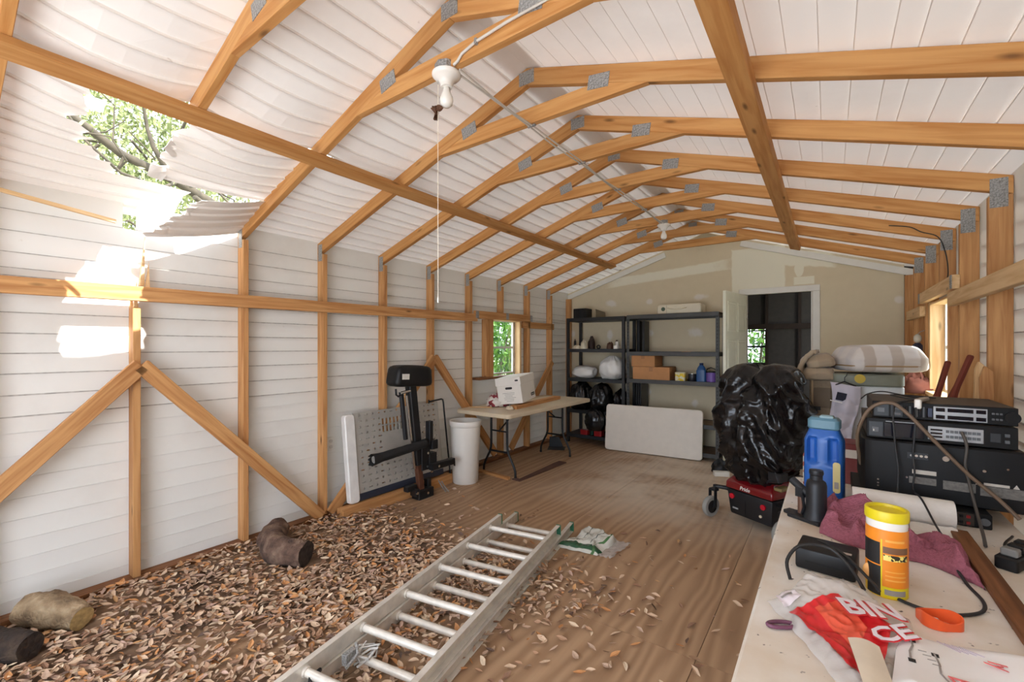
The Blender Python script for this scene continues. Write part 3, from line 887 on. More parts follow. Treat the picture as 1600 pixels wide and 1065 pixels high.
# dry leaves caught in cobweb beside the bulb
t = thing('leaf_clump', 'small clump of dry leaves caught in cobweb under the bulb', 'leaves', (-1.462, yk(0) - 0.002, 2.53))
for i in range(7):
    a = random.random() * 6.28
    MB().sheet(lambda u, v: ((u - .5) * 0.03 * (1 - (2 * v - 1) ** 2), (v - .5) * 0.045, 0.008 * math.sin(u * 3.1)), 3, 5, 0.0006).build('dry_leaf', mat('dry_leaf_dark', (96, 62, 40), 0.8), t, loc=(random.uniform(-.018, .018), random.uniform(-.008, .008), random.uniform(-.03, .03)), rot=(random.random() * 3, random.random() * 3, a))
CABLE = mat('cable_grey', (206, 198, 186), 0.5, var=0.04)
t = thing('electrical_cable', 'pale cable stapled along the ties from bulb to bulb', 'cable', (0, 0, 0))
MB().tube([(-1.35, yk(0) - 0.006, 2.70), (-1.325, yk(0) - 0.008, 2.705), (-1.30, yk(0) - 0.008, 2.728), (-1.222, yk(0) - 0.008, 2.748), (-1.06, yk(0) - 0.008, 2.76), (-0.85, yk(0) - 0.008, 2.765), (-0.80, yk(-1), 2.70), (-0.78, YF, 2.69)], 0.0065, 8).build('cable_run', CABLE, t, smooth=60)
for dx in (0.0, 0.022):
    pts = []
    for i in range(29):
        u = i / 28
        y = yk(0) + 0.03 + u * (yk(5) - yk(0) - 0.03)
        pts.append((-1.375 + dx + 0.006 * math.sin(u * 17 + dx * 100), y, 2.697 - 0.010 * abs(math.sin(u * math.pi * 5)) * (0.4 + dx * 20)))
    MB().tube(pts, 0.005, 7).build('cable_run', CABLE, t, smooth=60)
for i in range(4):
    MB().box((-1.36, yk(i + 1) + 0.019, 2.694), (0.05, 0.012, 0.010)).build('cable_clip', GALV, t)
MB().box((-1.218, yk(0) - 0.009, 2.748), (0.012, 0.014, 0.024)).build('cable_clip', GALV, t)

# ------------------------------------------------------------------ perforated grey panel leaning on the left wall
def holed_plate(w, h, t, holes):
    outer = [Vector((0, 0, 0)), Vector((w, 0, 0)), Vector((w, h, 0)), Vector((0, h, 0))]
    loops = [outer] + [[Vector((x, y, 0)) for x, y in q] for q in holes]
    tris = tessellate_polygon(loops)
    flat = [p for l in loops for p in l]
    n = len(flat)
    b = MB(); b.v = [tuple(p) for p in flat] + [(p.x, p.y, -t) for p in flat]
    for q in tris:
        a, c, d = q
        nz = (flat[c] - flat[a]).cross(flat[d] - flat[a]).z
        if nz < 0: q = (a, d, c)
        b.f.append(list(q)); b.f.append([n + i for i in reversed(q)])
    o = 0
    for l in loops:
        k = len(l)
        for i in range(k):
            b.f.append([o + i, o + (i + 1) % k, n + o + (i + 1) % k, n + o + i])
        o += k
    b.m = [0] * len(b.f)
    return b
def star(cx, cy, r): return [(cx + (r if i % 2 == 0 else r * .45) * math.sin(i * math.pi / 5), cy + (r if i % 2 == 0 else r * .45) * math.cos(i * math.pi / 5)) for i in range(10)]
def slot(cx, cy, w, h): return [(cx - w / 2, cy - h / 2), (cx + w / 2, cy - h / 2), (cx + w / 2, cy + h / 2), (cx - w / 2, cy + h / 2)]
PWd, PHt = 1.02, 0.70
hl = []
for r_ in range(13):
    for c_ in range(14):
        x, y = 0.06 + c_ * 0.069, 0.035 + r_ * 0.0535
        if 4 <= c_ <= 8 and 6 <= r_ <= 11: continue
        if 3 <= c_ <= 9 and r_ in (5,): continue
        if (r_ + c_) % 2 == 0: hl.append(star(x, y, 0.014))
        else: hl.append(slot(x, y, 0.036, 0.011))
for i in range(6):
    for j in range(2):
        hl.append(slot(0.31 + i * 0.043, 0.52 + j * 0.068, 0.028, 0.056))
PGREY = mat('grey_panel', (176, 170, 160), 0.5, 0.15, var=0.08)
t = thing('perforated_panel', 'grey panel punched with stars and slots, leaning on the left wall', 'panel', (-3.315, 2.31, 0.105))
PMat = frame((0, 0, 0), (0, 1, 0), Vector((-0.10, 0, 0.76)))
o = holed_plate(PWd, PHt, 0.012, hl).build('face_plate', PGREY, t); o.matrix_local = frame((0, 0.0, 0.06), (0, 1, 0), Vector((-0.09, 0, 0.76)))
M0 = frame((0, 0, 0), (0, 1, 0), Vector((-0.09, 0, 0.76)))
b = MB(); b.rbox((-0.045, 0.375, -0.01), (0.10, 0.76, 0.06), 0.03, axis='z'); o = b.build('end_rim', mat('white_moulded', (232, 228, 222), 0.4), t, smooth=40, bevel=0.008); o.matrix_local = M0
b = MB(); b.box((PWd / 2 + 0.01, 0.03, -0.004), (PWd, 0.062, 0.03)); o = b.build('lower_band', mat('navy_band', (38, 44, 58), 0.5), t, bevel=0.004); o.matrix_local = M0
b = MB(); b.box((PWd - 0.005, 0.38, -0.006), (0.02, 0.76, 0.03)); o = b.build('edge_strip', PGREY, t, bevel=0.003); o.matrix_local = M0
props(beam('lumber_offcut', (-3.30, 2.12, 0.0), (-3.30, 3.42, 0.0), (1, 0, 0), -0.045, 0.045, -0.095, 0.0, PINE_D), 'pine board lying along the left wall under the grey panel', 'board')

# ------------------------------------------------------------------ mobility scooter lift
t = thing('mobility_lift', 'black mobility lift with a boxy motor head, standing before the grey panel', 'lift', (-3.17, 2.90, 0))
LIFTB = mat('lift_black', (30, 30, 32), 0.42, 0.25, var=0.2)
tilt = Matrix.Rotation(R(7), 4, 'X')
def lp(b, name, m, **kw):
    o = b.build(name, m, t, **kw); o.matrix_local = tilt @ o.matrix_basis; return o
def lp0(b, name, m, **kw):
    return b.build(name, m, t, **kw)
# motor head
def headf(u):
    s = 6.0
    q = (abs(u.x) ** s + abs(u.y) ** s + abs(u.z) ** s) ** (-1 / s)
    return Vector((u.x * q * 0.10, u.y * q * (0.215 - 0.02 * u.z), u.z * q * 0.10 + 0.012 * (1 - (u.y) ** 2)))
hd = MB().blob(headf, 36, 20).build('motor_head', BLACKP, t, loc=(-0.03, -0.115, 1.165), rot=(R(-3), 0, 0), smooth=180)
lb = MB(); lb.box((0.1, -0.135, 0.005), (0.004, 0.08, 0.05)); lb.build('label', mat('label_white', (226, 222, 214), 0.5), hd)
lp(MB().box((0, 0, 0.72), (0.075, 0.085, 0.78)), 'mast', LIFTB, bevel=0.008)
lp(MB().box((0.0, 0.0, 0.25), (0.05, 0.06, 0.36)), 'inner_post', mat('rusty_brown', (96, 58, 40), 0.6, 0.2, var=0.3), bevel=0.004)
lp(MB().cyl((0.02, -0.135, 0.62), (0.02, -0.135, 1.06), 0.022), 'actuator_housing', LIFTB, smooth=40)
lp(MB().cyl((0.03, -0.075, 0.32), (0.03, -0.085, 1.02), 0.012), 'actuator_rod', CHROME, smooth=40)
lp(MB().cyl((0.03, -0.15, 1.055), (0.03, -0.04, 1.055), 0.014, n=10), 'pivot_pin', CHROME, smooth=40)
b = MB(); b.tube([(0.02, -0.19, 1.10), (0.03, -0.2, 1.05), (0.03, -0.18, 1.03), (0.03, -0.15, 1.04)], 0.009, 8); lp(b, 'power_cord', LIFTB, smooth=60)
# padded arm to the left, ragged sleeve at its end
def armf(u, v):
    a = 2 * math.pi * v
    y = -0.02 - u * 0.60
    r_ = 0.040 + 0.004 * noise.noise(Vector((u * 14, math.cos(a) * 2, math.sin(a) * 2)))
    if u > 0.85: r_ += (u - 0.85) * 0.09
    if u > 0.97: y += 0.03 * noise.noise(Vector((v * 19, 7, 0)))
    return (0.075 + math.cos(a) * r_ * 0.8, y, 0.535 - u * 0.035 + math.sin(a) * r_)
lp0(MB().sheet(armf, 24, 20), 'padded_arm', mat('black_sleeve', (24, 24, 25), 0.75, var=0.3), smooth=60)
lp0(MB().cyl((0.075, -0.60, 0.500), (0.075, -0.55, 0.503), 0.03, n=14), 'arm_end_plate', GALV, smooth=40)
# brackets, hitch tube and foot
b = MB(); b.box((0.045, 0.015, 0.42), (0.012, 0.11, 0.30)); b.box((0.03, 0.075, 0.62), (0.06, 0.05, 0.22)); b.box((0.03, 0.11, 0.50), (0.09, 0.08, 0.09)); b.box((0.02, 0.10, 0.36), (0.08, 0.10, 0.12)); lp0(b, 'side_bracket', LIFTB, bevel=0.005)
b = MB(); b.rbox((0.08, 0.20, 0.295), (0.062, 0.30, 0.062), 0.008, axis='y'); ht = lp0(b, 'hitch_tube', LIFTB, smooth=40)
MB().box((0.08, 0.3515, 0.295), (0.044, 0.002, 0.044)).build('tube_opening', mat('tube_dark', (10, 10, 10), 0.8), ht)
b = MB(); b.box((0.0, 0.02, 0.045), (0.11, 0.19, 0.088)); b.box((0.0, -0.08, 0.075), (0.09, 0.05, 0.07)); b.box((-0.02, 0.10, 0.10), (0.06, 0.05, 0.12)); b.box((-0.02, -0.12, 0.12), (0.06, 0.12, 0.05)); lp0(b, 'foot_bracket', LIFTB, bevel=0.006)
for (x, y, z) in ((0.052, -0.02, 0.64), (0.052, 0.03, 0.30), (0.114, 0.12, 0.295), (0.056, 0.03, 0.05), (0.052, 0.035, 0.43), (0.056, -0.1, 0.08), (0.06, 0.12, 0.55), (0.05, 0.09, 0.24)):
    MB().cyl((x - 0.006, y, z), (x + 0.006, y, z), 0.013, n=6).build('bolt', CHROME, t)
b = MB(); b.tube([(0.07, 0.16, 0.14), (0.08, 0.19, 0.08), (0.09, 0.24, 0.012)], 0.007, 6); b.tube([(0.09, 0.18, 0.13), (0.10, 0.22, 0.06), (0.11, 0.26, 0.012)], 0.006, 6); lp0(b, 'loose_pins', GALV)
# bent rod
t = thing('bent_rod', 'thin black rod with a bent top leaning beside the white bin', 'rod', (-3.30, 3.40, 0))
MB().tube([(-0.085, -0.19, 0.875), (-0.085, -0.02, 0.885), (-0.083, 0.0, 0.878), (-0.08, 0.006, 0.85), (0.0, 0.04, 0.008)], 0.009, 8).build('rod', BLACKM, t, smooth=50)
MB().cyl((-0.085, -0.2, 0.855), (-0.085, -0.2, 0.895), 0.006, n=8).build('rod_hook', BLACKM, t)

# ------------------------------------------------------------------ white bin
t = thing('waste_bin', 'tall round white plastic bin standing beside the folding table', 'bin', (-3.17, 3.53, 0))
b = MB(); b.lathe([(0.0, 0.0), (0.130, 0.0), (0.136, 0.006), (0.160, 0.60), (0.166, 0.602), (0.172, 0.61), (0.172, 0.655), (0.168, 0.66), (0.160, 0.655), (0.153, 0.60), (0.128, 0.02), (0.0, 0.02)], 48, cap=False)
b.build('body', mat('bin_white', (232, 226, 216), 0.38, var=0.02), t, smooth=45)
b = MB(); b.lathe([(0.0, 0.50), (0.1505, 0.50), (0.150, 0.505), (0.0, 0.53)], 32, cap=False); b.build('bin_contents', mat('bin_inside', (70, 45, 35), 0.8), t, smooth=40)
MB().box((0, 0, 0), (0.004, 0.03, 0.05)).build('black_tag', BLACKP, t, loc=(-0.03, -0.1415, 0.22), rot=(0, 0, R(70)))

# ------------------------------------------------------------------ folding table at the left wall
def folding_table(name, label, loc, rz, w, l, h, mtop, mleg, ends=(-0.33, 0.33), legs=True):
    t = thing(name, label, 'table', loc, rz)
    b = MB(); b.rbox((0, 0, h - 0.0225), (w, l, 0.045), 0.05, axis='z', n=5); b.build('table_top', mtop, t, smooth=40, bevel=0.008)
    for e in ends:
        y = e * l; s = 1 if e > 0 else -1
        for q in (-1, 1):
            b = MB(); b.tube([(q * w * .15, y, h - 0.045), (q * w * .15, y, 0.36), (q * w * .155, y, 0.31), (q * w * .18, y, 0.25), (q * w * .27, y, 0.13), (q * w * .295, y, 0.08), (q * w * .30, y, 0.02), (q * w * .30, y, 0.0)], 0.0135, 10)
            lg = b.build('leg', mleg, t, smooth=60)
            MB().cyl((q * w * .30, y, 0.0), (q * w * .30, y, 0.025), 0.016, n=10).build('foot_cap', BLACKP, lg)
        MB().tube([(-w * .18, y, 0.27), (w * .18, y, 0.27)], 0.012, 8).build('leg_crossbar', mleg, t, smooth=60)
        MB().tube([(-w * .36, y, h - 0.055), (w * .36, y, h - 0.055)], 0.012, 8).build('leg_pivot', mleg, t, smooth=60)
        MB().tube([(0, y, 0.50), (0, y - s * 0.33, h - 0.05)], 0.009, 8).build('folding_brace', mleg, t, smooth=60)
        MB().tube([(-w * .15, y, 0.50), (w * .15, y, 0.50)], 0.009, 8).build('leg_crossbar', mleg, t, smooth=60)
    return t
TOPB = mat('table_beige', (214, 196, 166), 0.45, var=0.04)
ft = folding_table('folding_table', 'beige plastic folding table with black legs against the left wall', (-3.0, 4.52, 0), R(-1.0), 0.76, 1.83, 0.75, TOPB, BLACKM)

# file box
BOXW = mat('box_white', (236, 230, 220), 0.6, var=0.02)
INK = mat('ink_black', (28, 26, 26), 0.6)
INKG = mat('ink_grey', (150, 142, 136), 0.7)
t = thing('file_box', 'white cardboard file box with lid propped on the folding table', 'box', (-2.80, 4.06, 0.812), R(8))
t.rotation_euler = (R(4), R(-7), R(12))
b = MB(); b.box((-0.14, 0.22, 0.12), (0.30, 0.42, 0.24)); b.build('box_body', BOXW, t, bevel=0.003)
b = MB(); b.box((-0.14, 0.22, 0.255), (0.315, 0.435, 0.09)); b.build('box_lid', BOXW, t, bevel=0.003)
MB().rbox((-0.14, 0.0085, 0.18), (0.085, 0.003, 0.026), 0.012, axis='y').build('hand_hole', INK, t)
MB().rbox((-0.03, 0.0015, 0.262), (0.04, 0.003, 0.018), 0.008, axis='y').build('lid_mark', INK, t)
for i in range(6):
    MB().box((-0.15 + 0.01 * (i % 2), 0.0092, 0.125 - i * 0.018), (0.15 - 0.03 * (i % 3), 0.001, 0.004)).build('printed_line', INKG, t)
lg = MB(); lg.rbox((0.0108, 0.34, 0.055), (0.002, 0.11, 0.034), 0.012, axis='x'); lg = lg.build('brand_badge', INK, t)
text_mesh('badge_lettering', 'Bankers Box', 0.018, BOXW, lg, frame((0.0122, 0.34, 0.055), (0, 1, 0), (0, 0, 1)))
# support board under the box and clutter on the table
props(beam('board_on_table', (-2.86, 3.98, 0.75), (-2.95, 5.12, 0.75), (1, 0, 0), -0.045, 0.045, -0.040, 0, PINE_D), 'short pine board lying on the folding table under the file box', 'board')
def cloth_fn(cx, cy, cz, rx, ry, h, seed, sc=9.0):
    def f(u):
        n_ = fbm((u.x * 1.3 + seed, u.y * 1.3, u.z * 1.3), 2.2, 4)
        r_ = 1 + 0.28 * n_
        z = max(u.z, -0.25)
        return Vector((cx + u.x * rx * r_, cy + u.y * ry * r_, cz + (z + 0.25) * h * (0.8 + 0.5 * ridge((u.x * 2 + seed, u.y * 2, 0), 1.3))))
    return f
def patch_mat(name, c1, c2, scale, pos=0.5):
    m, nt, N, L, B = _new(name)
    tc = N.new('ShaderNodeTexCoord'); v = N.new('ShaderNodeTexVoronoi'); v.inputs['Scale'].default_value = scale
    L.new(tc.outputs['Object'], v.inputs['Vector'])
    cr = N.new('ShaderNodeValToRGB'); cr.color_ramp.interpolation = 'CONSTANT'
    cr.color_ramp.elements[0].color = (*lin(c1), 1); cr.color_ramp.elements[1].color = (*lin(c2), 1); cr.color_ramp.elements[1].position = pos
    sx = N.new('ShaderNodeSeparateColor'); L.new(v.outputs['Color'], sx.inputs[0]); L.new(sx.outputs[0], cr.inputs['Fac'])
    L.new(cr.outputs['Color'], B.inputs['Base Color']); B.inputs['Roughness'].default_value = 0.6
    return m
o = MB().blob(cloth_fn(0, 0, 0, 0.13, 0.16, 0.10, 3.1), 30, 18).build('crumpled_bag', patch_mat('red_white_check', (140, 40, 50), (226, 216, 206), 18), loc=(-3.17, 4.12, 0.752), smooth=60)
props(o, 'crumpled dark red and white bag on the folding table beside the file box', 'bag')
o = MB().blob(cloth_fn(0, 0, 0, 0.05, 0.035, 0.03, 8.1), 18, 10).build('paper_scrap', mat('scrap_cream', (222, 206, 180), 0.7), loc=(-2.86, 3.91, 0.752), smooth=60)
props(o, 'small crumpled cream paper on the near edge of the folding table', 'paper')
props(beam('wood_stick', (-3.33, 3.78, 0.752), (-3.12, 3.92, 0.752), (0, 1, 0), -0.012, 0.012, 0, 0.012, PINE_P), 'thin pale wood stick on the near corner of the folding table', 'stick')
# boards on the floor beneath it
MB_ply = MB().box((0, 0, 0.009), (0.62, 1.15, 0.016)).build('plywood_offcut', PLY, loc=(-3.06, 4.48, 0), rot=(0, 0, R(2)), bevel=0.002)
props(MB_ply, 'loose plywood sheet lying on the floor under the folding table', 'plywood')
o = beam('dark_strip', (-2.74, 3.86, 0), (-2.70, 4.82, 0), (1, 0, 0), -0.055, 0.055, -0.014, 0, mat('brown_strip', (92, 64, 54), 0.75, var=0.15)); props(o, 'flat dark brown board on the floor beside the folding table legs', 'board')
o = beam('short_offcut', (-3.30, 3.90, 0), (-2.82, 3.845, 0), (0, 1, 0), -0.02, 0.02, 0, 0.03, PINE_D); props(o, 'narrow pine offcut on the floor under the near table legs', 'board')
t = thing('black_bracket', 'black plastic tray tipped on the floor under the folding table', 'tray', (-3.14, 5.42, 0), R(25))
b = MB(); b.box((0, 0, 0.006), (0.24, 0.2, 0.01)); b.build('tray_base', BLACKP, t, bevel=0.003)
b = MB(); b.prism([(0, 0), (0.2, 0), (0.14, 0.14), (0, 0.14)], 0.012, M=frame((-0.11, 0.1, 0.008), (1, 0, 0), (0, 0, 1))); b.build('tray_side', BLACKP, t)

# ------------------------------------------------------------------ shelving
def shelving(name, label, x0, x1, y0, y1, h, zs, m, post, thick, punched=False):
    t = thing(name, label, 'shelf', ((x0 + x1) / 2, (y0 + y1) / 2, 0))
    w, d = x1 - x0, y1 - y0
    for sx in (-1, 1):
        for sy in (-1, 1):
            b = MB()
            px, py = sx * (w / 2 - post / 2), sy * (d / 2 - post / 2)
            if punched:   # folded angle post
                b.box((px, sy * (d / 2 - 0.001), h / 2), (post, 0.003, h)); b.box((sx * (w / 2 - 0.001), py, h / 2), (0.003, post, h))
            else:
                b.box((px, py, h / 2), (post, post, h))
            p = b.build('post', m, t)
            if punched:
                hb = MB()
                for k in range(int(h / 0.045)):
                    hb.box((px, sy * (d / 2) + sy * 0.0008, 0.03 + k * 0.045), (0.010, 0.001, 0.02))
                    hb.box((sx * (w / 2) + sx * 0.0008, py, 0.03 + k * 0.045), (0.001, 0.010, 0.02))
                hb.build('post_slots', mat('slot_dark', (22, 22, 23), 0.8), p)['kind'] = 'stuff'
    for z in zs:
        b = MB(); b.box((0, 0, z - thick / 2), (w - 0.004, d - 0.004, thick)) if not punched else b.box((0, 0, z - 0.008), (w - 0.01, d - 0.01, 0.012), mi=1)
        if punched:
            for sy in (-1, 1): b.box((0, sy * (d / 2 + 0.004), z - thick / 2 + 0.004), (w - 0.012, 0.010, thick))
            for sx in (-1, 1): b.box((sx * (w / 2 - 0.008), 0, z - thick / 2 + 0.004), (0.006, d - 0.02, thick))
        b.build('shelf_board', [m, mat('shelf_deck', (120, 98, 74), 0.8)], t, bevel=0.002)
    return t
BLKSH = mat('black_shelf', (34, 35, 37), 0.5, 0.1, var=0.12)
shelving('shelving_unit', 'black five-tier shelving unit in the back left corner', -3.26, -2.335, 5.93, 6.39, 1.88, (1.88, 1.415, 0.975, 0.50, 0.13), BLKSH, 0.04, 0.05)
shelving('shelving_unit', 'wide grey metal shelving unit with punched posts on the back wall', -2.315, -1.115, 5.96, 6.40, 1.885, (1.885, 1.375, 0.995, 0.45, 0.09), STEELG, 0.04, 0.055, True)

# things on the black shelf
t = thing('black_case', 'black square case on top of the black shelving unit', 'case', (-3.08, 6.12, 1.88))
MB().box((0, 0, 0.075), (0.22, 0.2, 0.148)).build('case_body', BLACKP, t, bevel=0.006)
for x in (-0.07, 0, 0.07): MB().box((x, -0.102, 0.075), (0.006, 0.006, 0.14)).build('case_rib', BLACKM, t)
o = MB().sheet(lambda u, v: (u * 0.16, 0.02 * math.sin(v * 3), v * 0.15 * (1 - 0.4 * u)), 6, 6, 0.002).build('mesh_square', mat('mesh_tan', (120, 104, 78), 0.8), loc=(-2.93, 6.25, 1.88)); props(o, 'tan mesh piece standing behind the black case on the top shelf', 'mesh')
def jar(name, label, cat, x, y, z, r_, h, m, lid=None, lr=None, lh=0.02, n=20, group=None):
    t = thing(name, label, cat, (x, y, z), group=group)
    MB().lathe([(r_ * .9, 0), (r_, 0.006), (r_, h * .82), (r_ * .8, h * .93), (r_ * .8, h)], n).build('jar_body', m, t, smooth=45)
    if lid: MB().lathe([(lr or r_ * .85, h - 0.001), (lr or r_ * .85, h + lh), ((lr or r_ * .85) * .9, h + lh + 0.002)], n).build('jar_lid', lid, t, smooth=45)
    return t
CRM = mat('cream_ceramic', (226, 212, 184), 0.4); BRN = mat('brown_thing', (92, 62, 44), 0.6); CLR = mat('clear_jar', (190, 184, 170), 0.2, var=0.02)
ZS2 = 1.415
jar('glass_jar', 'small clear jar at the back of the second black shelf', 'jar', -2.99, 6.2, ZS2, 0.028, 0.12, CLR, CHROME)
jar('dark_bottle', 'slim dark bottle at the left end of the second black shelf', 'bottle', -3.2, 6.1, ZS2, 0.018, 0.13, BLACKP, BRN, 0.01, 0.02)
o = MB().blob(cloth_fn(0, 0, 0, 0.055, 0.06, 0.09, 12.2), 18, 12).build('toy_figure', CRM, loc=(-3.03, 6.07, ZS2), smooth=60); props(o, 'lumpy cream figurine on the second black shelf', 'figurine')
o = MB().blob(cloth_fn(0, 0, 0, 0.05, 0.05, 0.13, 2.2), 18, 12).build('dark_lump', mat('dark_brown', (58, 40, 32), 0.6), loc=(-2.95, 6.16, ZS2), smooth=60); props(o, 'dark brown lump behind the cream figurine on the shelf', 'figurine')
o = MB().blob(cloth_fn(0, 0, 0, 0.07, 0.05, 0.04, 15.2), 18, 12).build('dried_flower', CRM, loc=(-3.13, 6.03, ZS2), smooth=60); props(o, 'flat cream bundle near the left post of the second black shelf', 'bundle')
t = thing('ring_tape', 'small dark ring standing on the second black shelf', 'ring', (-2.77, 6.02, ZS2 + 0.029)); MB().tube([(0.026 * math.cos(i * .524), 0, 0.026 * math.sin(i * .524)) for i in range(12)], 0.009, 6, closed=True).build('ring', BLACKP, t, smooth=60)
o = MB().blob(cloth_fn(0, 0, 0, 0.055, 0.05, 0.07, 21.2), 18, 12).build('brown_lump', BRN, loc=(-2.61, 6.08, ZS2), smooth=60); props(o, 'brown crumpled lump midway along the second black shelf', 'bundle')
t = thing('white_cup', 'white cup at the right end of the second black shelf', 'cup', (-2.50, 6.03, ZS2)); MB().lathe([(0.03, 0), (0.04, 0.002), (0.04, 0.05), (0.036, 0.05), (0.034, 0.01)], 18).build('cup_body', PORC, t, smooth=45); MB().tube([(0.038, 0, 0.04), (0.056, 0, 0.035), (0.056, 0, 0.018), (0.038, 0, 0.012)], 0.004, 6).build('cup_handle', PORC, t, smooth=60)
for i, (x, y, hh) in enumerate(((-2.55, 6.18, 0.11), (-2.46, 6.19, 0.115), (-2.42, 6.10, 0.08))):
    jar('spray_bottle', ('white bottle behind the cup on the second black shelf', 'tall pale bottle beside the right post of the second black shelf', 'small pale jar at the right end of the second black shelf')[i], 'bottle', x, y, ZS2, 0.026, hh, PORC, CRM if i else BRN, 0.014, 0.02)
WBAG = mat('white_bag', (226, 222, 216), 0.45, var=0.03)
def bagfn(rx, ry, h, seed, folds=9, amp=0.10, pinch=0.5):
    def f(u):
        a = math.atan2(u.y, u.x)
        up = max(0.0, u.z)
        fold = math.sin(a * folds + 2.2 * noise.noise(Vector((math.cos(a) * 2 + seed, math.sin(a) * 2, u.z * 1.5)))) * amp * (0.3 + up)
        n_ = 0.14 * fbm((u.x * 2 + seed, u.y * 2, u.z * 2), 1.0)
        r_ = 1 + fold + n_ - pinch * up ** 3
        return Vector((u.x * rx * r_, u.y * ry * r_, max(0.0, (u.z * (1 + n_) + 0.85) / 1.85 * h)))
    return f
o = MB().blob(lambda u: (lambda p: Vector((p.x, p.y, p.z)))(bagfn(0.21, 0.15, 0.185, 4.4, 5, 0.05, 0.0)(Vector((max(-.8, min(.8, u.x)), max(-.8, min(.8, u.y)), u.z)))), 40, 22).build('white_bundle', WBAG, loc=(-3.03, 6.1, 0.975), smooth=70); props(o, 'low white cloth bundle at the left of the third black shelf', 'bag')
o = MB().blob(bagfn(0.20, 0.17, 0.34, 9.4, 11, 0.09, 0.35), 56, 26).build('white_plastic_bag', WBAG, loc=(-2.575, 6.09, 0.975), smooth=70); props(o, 'tall knotted white plastic bag at the right of the third black shelf', 'bag')
GBAG = mat('garbage_bag', (18, 18, 20), 0.24, var=0.2, scale=30, bump=0.35)
for x, y, z, rx, ry, h, sd, lab in ((-3.06, 6.05, 0.50, 0.18, 0.20, 0.415, 1.3, 'black bin bag at the left of the fourth black shelf'), (-2.715, 6.0, 0.50, 0.175, 0.21, 0.405, 6.1, 'black bin bag in the middle of the fourth black shelf'), (-2.45, 6.1, 0.50, 0.10, 0.17, 0.33, 8.8, 'smaller black bin bag squeezed against the right post of the fourth black shelf')):
    o = MB().blob(bagfn(rx, ry, h, sd, 12, 0.10, 0.1), 60, 30).build('bin_bag', GBAG, loc=(x, y, z), smooth=60); props(o, lab, 'bag', 'black bin bags on the black shelf')
o = MB().blob(bagfn(0.16, 0.12, 0.30, 3.3, 12, 0.10, 0.1), 50, 26).build('bin_bag', GBAG, loc=(-2.74, 5.83, 0.24), smooth=60)
props(o, 'black bin bag slumping over the front of the black shelf', 'bag', 'black bin bags on the black shelf')
# bottom shelf
t = thing('red_tin', 'small red tin on the bottom black shelf', 'tin', (-2.98, 6.0, 0.13)); MB().rbox((0, 0, 0.03), (0.12, 0.09, 0.06), 0.015).build('tin_body', RED, t, smooth=40); MB().rbox((0, 0, 0.064), (0.124, 0.094, 0.012), 0.016).build('tin_lid', RED, t, smooth=40)
GRN = mat('bottle_green', (28, 62, 54), 0.35)
jar('green_bottle', 'tall dark green bottle on the bottom black shelf', 'bottle', -2.87, 6.02, 0.13, 0.032, 0.24, GRN, BLACKP, 0.016, 0.03)
jar('spray_can', 'dark patterned can behind the red tin on the bottom black shelf', 'can', -2.95, 6.16, 0.13, 0.035, 0.22, mat('can_dark', (52, 56, 60), 0.4, var=0.7, scale=60), CRM, 0.02, 0.02)
t = thing('fuel_can', 'red can with a green top at the right of the bottom black shelf', 'can', (-2.76, 6.02, 0.13)); MB().rbox((0, 0, 0.065), (0.13, 0.12, 0.13), 0.02).build('can_body', RED, t, smooth=40); MB().cyl((-0.03, 0, 0.13), (-0.05, 0, 0.19), 0.014, 0.01).build('spout', mat('spout_green', (96, 140, 60), 0.5), t, smooth=40); MB().tube([(0.0, 0, 0.13), (0.0, 0, 0.16), (0.05, 0, 0.16), (0.05, 0, 0.13)], 0.008, 6).build('can_handle', RED, t, smooth=60)

# things on the grey shelf
t = thing('cream_case', 'cream hard case with a handle on top of the grey shelving', 'case', (-1.62, 6.14, 1.885))
CASEM = mat('case_cream', (222, 212, 188), 0.4, var=0.03)
b = MB(); b.rbox((0, 0, 0.065), (0.57, 0.26, 0.13), 0.03, axis='y', n=4); b.build('case_shell', CASEM, t, smooth=40, bevel=0.012)
b = MB(); b.tube([(-0.14, -0.125, 0.085), (-0.12, -0.15, 0.075), (-0.06, -0.156, 0.06), (0.02, -0.156, 0.06), (0.08, -0.15, 0.075), (0.10, -0.125, 0.085)], 0.009, 8); b.build('case_handle', CASEM, t, smooth=60)
MB().cyl((-0.20, -0.132, 0.07), (-0.20, -0.126, 0.07), 0.027, n=20).build('case_badge', mat('badge_green', (60, 80, 62), 0.4), t)
MB().box((-0.155, -0.1312, 0.065), (0.003, 0.002, 0.11)).build('case_seam', mat('seam', (150, 142, 126), 0.6), t)
CARD = mat('cardboard', (186, 132, 84), 0.75, var=0.06)
TAPE = mat('tape_brown', (160, 110, 68), 0.35)
def carton(label, x, y, z, w, d, h, rz=0, tape=True, cat='box', grp=None, m=CARD):
    t = thing('cardboard_box', label, cat, (x, y, z), rz, grp)
    b = MB(); b.box((0, 0, h / 2), (w, d, h)); b.build('carton', m, t, bevel=0.003)
    if tape:
        MB().box((0, 0, h + 0.0006), (0.05, d + 0.0015, 0.001)).build('packing_tape', TAPE, t)
        MB().box((0, -d / 2 - 0.0006, h * .82), (0.05, 0.001, h * .34)).build('packing_tape', TAPE, t)
    return t
carton('larger cardboard box on the third grey shelf under another box', -1.985, 6.15, 0.995, 0.50, 0.34, 0.175, R(2))
carton('smaller cardboard box stacked on top of the larger carton', -2.09, 6.15, 1.172, 0.33, 0.32, 0.165, R(-1))
